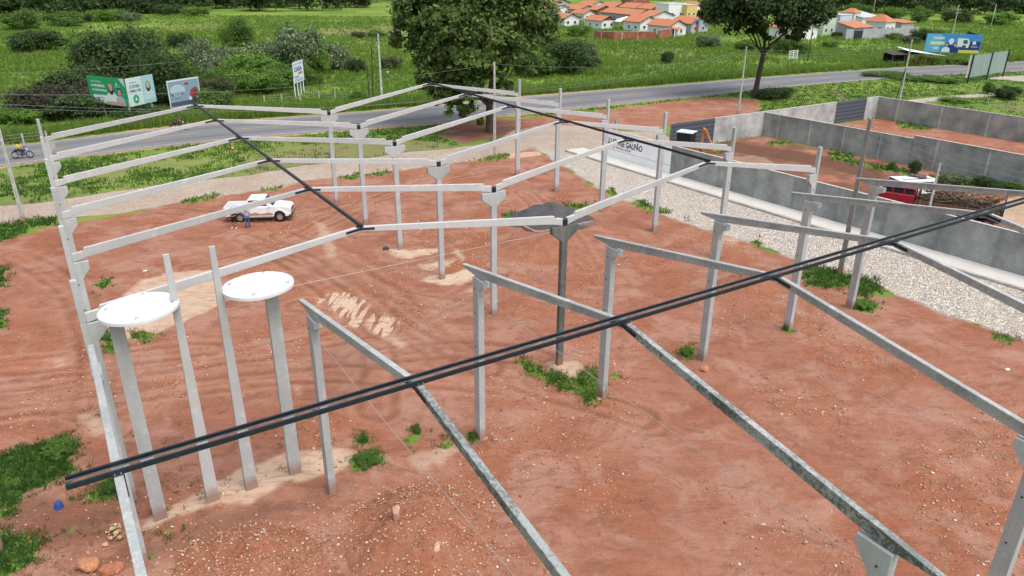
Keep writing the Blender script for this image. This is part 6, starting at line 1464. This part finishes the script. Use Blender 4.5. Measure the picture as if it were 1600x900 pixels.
for a in [
 (52, 82, 92, 40, 'dark', 'round dark green bush in the grass at the upper left'),
 (160, 150, 150, 48, 'dark', 'largest dark rounded tree in the thicket behind the green billboard', 'tree', 'thicket_tree'),
 (212, 132, 110, 34, 'dark', 'dark bluish tree top behind the thicket above the mint billboard', 'tree', 'thicket_tree'),
 (98, 166, 120, 96, 'dark', 'broad dark thicket tree left of the green billboard', 'tree', 'thicket_tree'),
 (232, 165, 110, 82, 'dark', 'dark green thicket tree behind the mint billboard', 'tree', 'thicket_tree'),
 (58, 188, 120, 128, 'twig', 'brown twiggy scrub below the thicket at the left'),
 (120, 190, 130, 138, 'dark', 'dark leafy scrub at the foot of the green billboard'),
 (205, 190, 90, 165, 'dark', 'dark low scrub under the mint billboard posts'),
 (255, 168, 70, 120, 'dark', 'dark scrub between the mint and grey-blue billboards'),
 (150, 172, 110, 112, 'twig', 'brown twiggy undergrowth right behind the green billboard'),
 (250, 150, 90, 66, 'mid', 'mid green bush right of the dark thicket'),
 (20, 195, 90, 165, 'light', 'light green scrub at the left edge beside the road'),
 (320, 175, 90, 140, 'mid', 'leafy verge scrub right behind the grey-blue billboard'),
 (305, 146, 76, 98, 'mid', 'leafy bush directly above the right end of the mint billboard'),
 (345, 108, 66, 70, 'bloom', 'pale flowering shrub left of the upright green tree'),
 (405, 112, 84, 56, 'bloom', 'wide white-speckled shrub right of the upright green tree'),
 (440, 140, 86, 92, 'mid', 'dense bush below the white-speckled shrubs'),
 (395, 150, 90, 106, 'light', 'fresh green bush at the front of the field shrubs'),
 (350, 140, 66, 98, 'mid', 'rounded bush left of the fresh green one'),
 (478, 136, 50, 98, 'mid', 'bush at the foot of the tallest flowering tree'),
 (515, 100, 44, 78, 'bloom', 'small pale shrub right of the tallest flowering tree'),
 (420, 92, 50, 60, 'dark', 'dark bush among the white-speckled shrubs'),
 (292, 118, 80, 55, 'bloom', 'pale flowering shrub right of the dark tree tops'),
 (278, 76, 44, 48, 'dark', 'small dark shrub standing among pale flowering ones'),
 (330, 128, 70, 78, 'bloom', 'pale flowering shrub above the grey-blue billboard'),
 (366, 74, 52, 20, 'mid', 'upright mid green tree rising above the flowering shrubs', 'tree', 'small_tree'),
 (335, 155, 58, 116, 'olive', 'loose yellowish shrub right of the grey-blue billboard'),
 (385, 128, 110, 72, 'light', 'broad fresh green shrub mass in the middle of the field'),
 (428, 122, 80, 62, 'bloom', 'white-speckled shrub left of the notice board'),
 (462, 122, 90, 28, 'bloom', 'tallest white-flowering tree right behind the notice board', 'tree', 'small_tree'),
 (495, 118, 44, 70, 'light', 'bright green upright shrub right of the notice board'),
 (530, 112, 70, 62, 'bloom', 'grey-green flowering shrub halfway to the pale pole'),
 (556, 114, 34, 88, 'dark', 'small dark shrub left of the pale pole'),
 (612, 110, 44, 82, 'olive', 'greyish shrub right of the pale pole'),
 (588, 60, 34, 44, 'mid', 'compact green shrub in the open field above the pale pole'),
 (558, 60, 26, 48, 'olive', 'faint olive shrub in the dry patch of the field'),
 (30, 48, 80, 16, 'mid', 'green bush mass at the far upper left corner'),
 (95, 42, 70, 14, 'mid', 'green bush next to the upper left corner mass'),
 (160, 34, 60, 12, 'light', 'light green bush in the far row, left part'),
 (200, 34, 40, 16, 'bloom', 'pale bush in the far row'),
 (125, 36, 40, 20, 'dark', 'dark bush between two far row bushes'),
 (303, 26, 40, 8, 'light', 'light green bush at the edge of the far wood'),
 (255, 24, 50, 2, 'dark', 'dark far tree left of the orchard', 'tree', 'far_tree'),
 (890, 118, 95, 60, 'dark', 'dark scrub mass right of the big leafy tree'),
 (835, 122, 80, 78, 'mid', 'mid green scrub just behind the big leafy tree'),
 (905, 92, 60, 62, 'bloom', 'white-flowering shrub above the dark scrub mass'),
 (870, 40, 30, 22, 'mid', 'round bush in front of the far left village house'),
 (905, 58, 44, 36, 'light', 'light bush left of the brick garden wall'),
 (925, 108, 40, 84, 'olive', 'olive shrub at the right end of the dark scrub'),
 (1043, 100, 24, 80, 'dark', 'small dark shrub alone in the meadow below the village'),
 (1108, 76, 38, 52, 'bloom', 'pale shrub beside the porch house'),
 (1168, 80, 44, 62, 'mid', 'shrub behind the umbrella tree trunk'),
 (1240, 86, 52, 50, 'mid', 'feathery green bush below the house by the wooden pole'),
 (1298, 76, 30, 62, 'light', 'light round bush right of the leaning wooden pole'),
 (1308, 58, 20, 48, 'dark', 'small bush before the pale green house'),
 (1400, 62, 40, 50, 'mid', 'bush against the grey village wall'),
 (1440, 68, 36, 42, 'dark', 'dark bush at the right end of the village wall'),
 (1425, 70, 36, 54, 'olive', 'olive bush above the timber shack'),
 (1455, 62, 50, 44, 'olive', 'brownish grey scrub above the left end of the blue billboard'),
 (1580, 156, 52, 132, 'dark', 'dark bush right of the pale path at the right edge'),
 (1546, 148, 26, 128, 'mid', 'upright shrub between path and metal billboard back'),
 (1500, 160, 60, 150, 'light', 'low light green scrub along the pale path'),
 (1400, 34, 44, 8, 'light', 'light bush at the foot of the right-hand wood'),
 (1440, 36, 40, 10, 'mid', 'green bush at the foot of the right-hand wood'),
 (1345, 24, 50, 2, 'mid', 'green bush behind the grey-roofed houses'),
 (1500, 36, 50, 12, 'dark', 'dark tree at the foot of the wood beside the far pole', 'tree', 'far_tree'),
 (1575, 40, 60, 14, 'light', 'light bush at the right end of the wood edge'),
 (560, 158, 30, 140, 'mid', 'low bush at the foot of the pale pole'),
 (352, 172, 24, 152, 'olive', 'twiggy dark shrub in the verge right of the grey-blue billboard'),
 (1215, 156, 80, 134, 'dark', 'dark green mound of shrubs right of the umbrella tree'),
 (1405, 124, 90, 112, 'mid', 'rank green shrubs on the verge across from the shack'),
 (1465, 130, 80, 118, 'mid', 'rank green shrubs left of the metal billboard back'),
 (1395, 268, 16, 252, 'mid', 'small green weed bush at the foot of the dividing wall'),
 (1430, 272, 22, 250, 'dark', 'taller dark weed bush at the foot of the dividing wall'),
 (1492, 290, 46, 270, 'bloom', 'white-blossomed weed bush behind the branch-loaded truck'),
 (1545, 296, 44, 272, 'dark', 'dark weed bush at the wall behind the tail of the truck'),
 (1580, 300, 40, 280, 'mid', 'green weed bush at the wall near the right edge'),
 (1470, 100, 60, 84, 'mid', 'green bush below the blue billboard, left part'),
 (1512, 102, 44, 88, 'light', 'green bush below the blue billboard, right part'),
]: bush(*a)
# small leafy weeds on the red earth
for k, (x, y, w_, yt, lab) in enumerate([
 (575, 726, 48, 705, 'leafy weed clump beside the foot of the second near column'), (568, 693, 20, 680, 'small weed clump above the larger one by the second near column'), (1075, 556, 28, 538, 'leafy weed clump at the foot of the fifth near column'),
 (1230, 518, 14, 509, 'tiny weed at the foot of the sixth near column'), (740, 690, 20, 676, 'weed tuft at the foot of the third near column'), (1354, 486, 40, 467, 'round weed clump right of the rightmost near column'), (650, 678, 18, 668, 'small weed tuft on the bare earth left of the mouldy rafter'),
 (168, 775, 34, 748, 'leafy weed clump left of the leftmost near column'), (85, 720, 60, 690, 'broad weed clump in the grass at the lower left')]):
    bush(x, y, w_, yt, 'light' if k % 3 == 2 else 'mid', lab, 'weed', 'weed_clump')
# far wood: reads as one mass
rs = np.random.RandomState(17); PTS = []
for k in range(1900):
    x = rs.uniform(-40, 1640); y = rs.uniform(-16, 30)
    q = G(x, max(y, -8)+0)
    lim = np.interp(x, [0, 330, 345, 400, 560, 600, 660, 830, 1080, 1270, 1330, 1460, 1600], [25, 21, 12, 19, 16, 4, -2, -2, 2, 8, 22, 26, 24])
    if y < lim and q[1] < 900: PTS.append((q[0], q[1]))
AV, AF, off = [], [], 0
for k, (x, y) in enumerate(PTS):
    r = rs.uniform(3.5, 6.5); h = rs.uniform(7, 13); px_ = pj(x, y, 0)[0]
    if px_ < 345: h = rs.uniform(4.5, 10)
    B = [(0, 0, h*.62, r*.8, r*.8, h*.34)]+[(rs.uniform(-.6, .6)*r, rs.uniform(-.6, .6)*r, h*rs.uniform(.45, .8), r*.45, r*.45, h*.18) for _ in range(4)]
    if rs.rand() < .5: B.append((0, 0, h*.25, r*.8, r*.8, h*.25))
    V, F = leaves(B, 26, 14, .75, 1000+k, .28); V[:, 0] += x; V[:, 1] += y
    AV.append(V); AF.append(F+off); off += len(V)
print('forest', len(PTS), off//4)
tag(npmesh('far_wood', np.concatenate(AV), np.concatenate(AF), LM['dark']), kind='stuff')
m = MB()
for (x, y) in PTS: m.tube([(x, y, -.2), (x+rs.uniform(-.5, .5), y, 6)], [.22, .12], 5)
tag(m.build('far_wood_trunks', BARK), kind='stuff')

# ---- grass
def grass_mat(name, a, b_, c_):
    n = N(name); rp = n.geo('Random Per Island'); p = n.geo('Position')
    c = n.ramp(rp, [(0, a), (.55, b_), (.86, c_), (1, (.30, .27, .12))]); big = n.noise(p, .05, 4, .6)
    c = n.mix(n.ramp(big, [(.4, 0.0), (.62, .55)]), c, c_)
    n.color(c); n.rough(.8); n.b.inputs['Specular IOR Level'].default_value = .1
    tr = n.new('ShaderNodeBsdfTranslucent'); n.link(c, tr.inputs[0]); mx = n.new('ShaderNodeMixShader'); mx.inputs[0].default_value = .45
    n.link(n.b.outputs[0], mx.inputs[1]); n.link(tr.outputs[0], mx.inputs[2]); n.link(mx.outputs[0], n.out.inputs[0]); return n.m
GM1 = grass_mat('field_grass_blades', (.085, .17, .030), (.140, .25, .042), (.215, .325, .058)); GM2 = grass_mat('weed_blades', (.030, .088, .018), (.052, .132, .027), (.090, .185, .038))
def blades(name, P, hmin, hmax, wd, nb, spread, mat, seed, lean=.45):
    rs = np.random.RandomState(seed); n = len(P); k = np.repeat(np.arange(n), nb); m_ = len(k)
    hs_ = (hmin+(hmax-hmin)*rs.rand(n))[k]*(.6+.6*rs.rand(m_)); a = rs.rand(m_)*6.28; r = spread*np.sqrt(rs.rand(m_)); b0 = P[k]+np.stack([r*np.cos(a), r*np.sin(a), np.zeros(m_)], 1)
    a2 = a+rs.randn(m_)*.8; L = lean*hs_*(.3+rs.rand(m_)); tip = b0+np.stack([L*np.cos(a2), L*np.sin(a2), hs_], 1)
    w_ = wd*(.6+.8*rs.rand(m_)); a3 = rs.rand(m_)*6.28; s = np.stack([w_*np.cos(a3), w_*np.sin(a3), np.zeros(m_)], 1)/2
    mid_ = (b0+tip)/2+np.array([0, 0, 1])*(hs_*.10)[:, None]
    V = np.stack([b0-s, b0+s, mid_+s*.8, tip, mid_-s*.8], 1).reshape(-1, 3); F = np.concatenate([np.stack([np.arange(m_)*5, np.arange(m_)*5+1, np.arange(m_)*5+2, np.arange(m_)*5+4], 1)])
    T = np.stack([np.arange(m_)*5+4, np.arange(m_)*5+2, np.arange(m_)*5+3, np.arange(m_)*5+3], 1)
    me = bpy.data.meshes.new(name); me.from_pydata([], [], [])
    F3 = np.concatenate([np.stack([np.arange(m_)*5+i for i in q], 1) for q in ((0, 1, 2), (0, 2, 4), (4, 2, 3))])
    return tag(npmesh(name, V, F3, mat), kind='stuff')
def pjn(X, Y, Z=0):
    Z = Z-CAM_H; d = Y*math.cos(PITCH)-Z*math.sin(PITCH); up = Y*math.sin(PITCH)+Z*math.cos(PITCH); return 800+F_PX*X/d, 450-F_PX*up/d
rs = np.random.RandomState(23)
# sample through the wedge the field occupies, density falling with distance
n0 = 150000; Yd = 58*np.exp(rs.rand(n0)*math.log(330/58)); Xd = (rs.rand(n0)*2-1)*(Yd*.80+8)
dr_ = sdist(Xd, Yd, P_ROAD); ok = (dr_ < -.9)
for p in P_YARD+P_COB+[P_PAVE, P_LOT, P_PATH, P_PATH2, P_PATH3]: ok &= sdist(Xd, Yd, p) < -.2
ok &= sitedist(Xd, Yd) < -.3
dryv = np.zeros(n0)
for p, a in DRY: dryv = np.maximum(dryv, a*(sdist(Xd, Yd, p) > 0))
ok &= rs.rand(n0) > dryv*.8
ok &= (fbm(Xd*.06, Yd*.06, 4) > -.16+.3*(rs.rand(n0)-.5))
mi0 = np.argmin((Xd[:, None]-mid[None, ::4, 0])**2+(Yd[:, None]-mid[None, ::4, 1])**2, 1); near_side = ((Xd-mid[::4, 0][mi0])*nor[::4, 0][mi0]+(Yd-mid[::4, 1][mi0])*nor[::4, 1][mi0]) < 0
ok &= ~(near_side & (Xd < 5) & (fbm(Xd*.22, Yd*.22+7, 4) < -.05+.2*(rs.rand(n0)-.5)))
Xd, Yd, dr_ = Xd[ok], Yd[ok], dr_[ok]
# near side of the road = lawn-like verge
mi = np.argmin((Xd[:, None]-mid[None, ::3, 0])**2+(Yd[:, None]-mid[None, ::3, 1])**2, 1); side_ = ((Xd-mid[::3, 0][mi])*nor[::3, 0][mi]+(Yd-mid[::3, 1][mi])*nor[::3, 1][mi]) > 0
far_ = side_
edge = far_ & (dr_ > -7)
Pn = np.stack([Xd, Yd, np.zeros(len(Xd))], 1)
def part_(mask, name, h0, h1, w_, nb, sp, mat, seed): 
    if mask.sum(): blades(name, Pn[mask], h0, h1, w_, nb, sp, mat, seed); print(name, mask.sum())
part_(edge, 'verge_grass', .55, 1.25, .11, 6, .45, GM1, 1)
part_(far_ & ~edge & (Yd < 150), 'field_grass', .25, .75, .12, 5, .5, GM1, 2)
part_(far_ & ~edge & (Yd >= 150), 'far_field_grass', .35, .9, .24, 4, .9, GM1, 3)
part_(~far_, 'lawn_grass', .10, .34, .07, 6, .4, GM2, 4)
# extra tall tufts just beyond the road edge
ks = rs.randint(5, 110, 5200); o_ = half[ks]+1.3+rs.rand(5200)**1.6*5; Pe = mid[ks]+nor[ks]*o_[:, None]+tan[ks]*rs.uniform(-2, 2, (5200, 1)); blades('verge_tall_grass', np.c_[Pe, np.zeros(5200)], .7, 1.5, .10, 7, .4, GM1, 5)
# weeds in the red earth
PW = []
for p in GRASS:
    xs_ = [q[0] for q in p]; ys_ = [q[1] for q in p]; ar = (max(xs_)-min(xs_))*(max(ys_)-min(ys_)); dist = np.mean(ys_); dens = np.interp(dist, [18, 35, 60, 90], [150, 80, 30, 12]); n_c = int(min(ar*dens, 9000))
    x, y = rs.uniform(min(xs_)-.7, max(xs_)+.7, n_c), rs.uniform(min(ys_)-.7, max(ys_)+.7, n_c); k = sdist(x, y, p)+.7*fbm(x*2.3, y*2.3+4, 3)+.5*fbm(x*6, y*6, 2) > .22-.75*rs.rand(n_c)**2.2; PW.append(np.stack([x[k], y[k], hgt_np(x[k], y[k])-.02], 1))
PW = np.concatenate(PW); print('weeds', len(PW)); near_ = PW[:, 1] < 42
blades('weeds_near', PW[near_], .10, .34, .026, 7, .10, GM2, 7, .8); blades('weeds_far', PW[~near_], .10, .38, .05, 6, .15, GM2, 8, .7)
# sparse single tufts on the earth near the lower left
x, y = rs.uniform(-23, -6, 900), rs.uniform(17, 30, 900); k = (fbm(x*.5, y*.5, 3) > .08) & (sdist(x, y, P_SITE) > 0); blades('sparse_tufts', np.stack([x[k], y[k], hgt_np(x[k], y[k])], 1), .05, .2, .02, 7, .1, GM2, 9, .8)
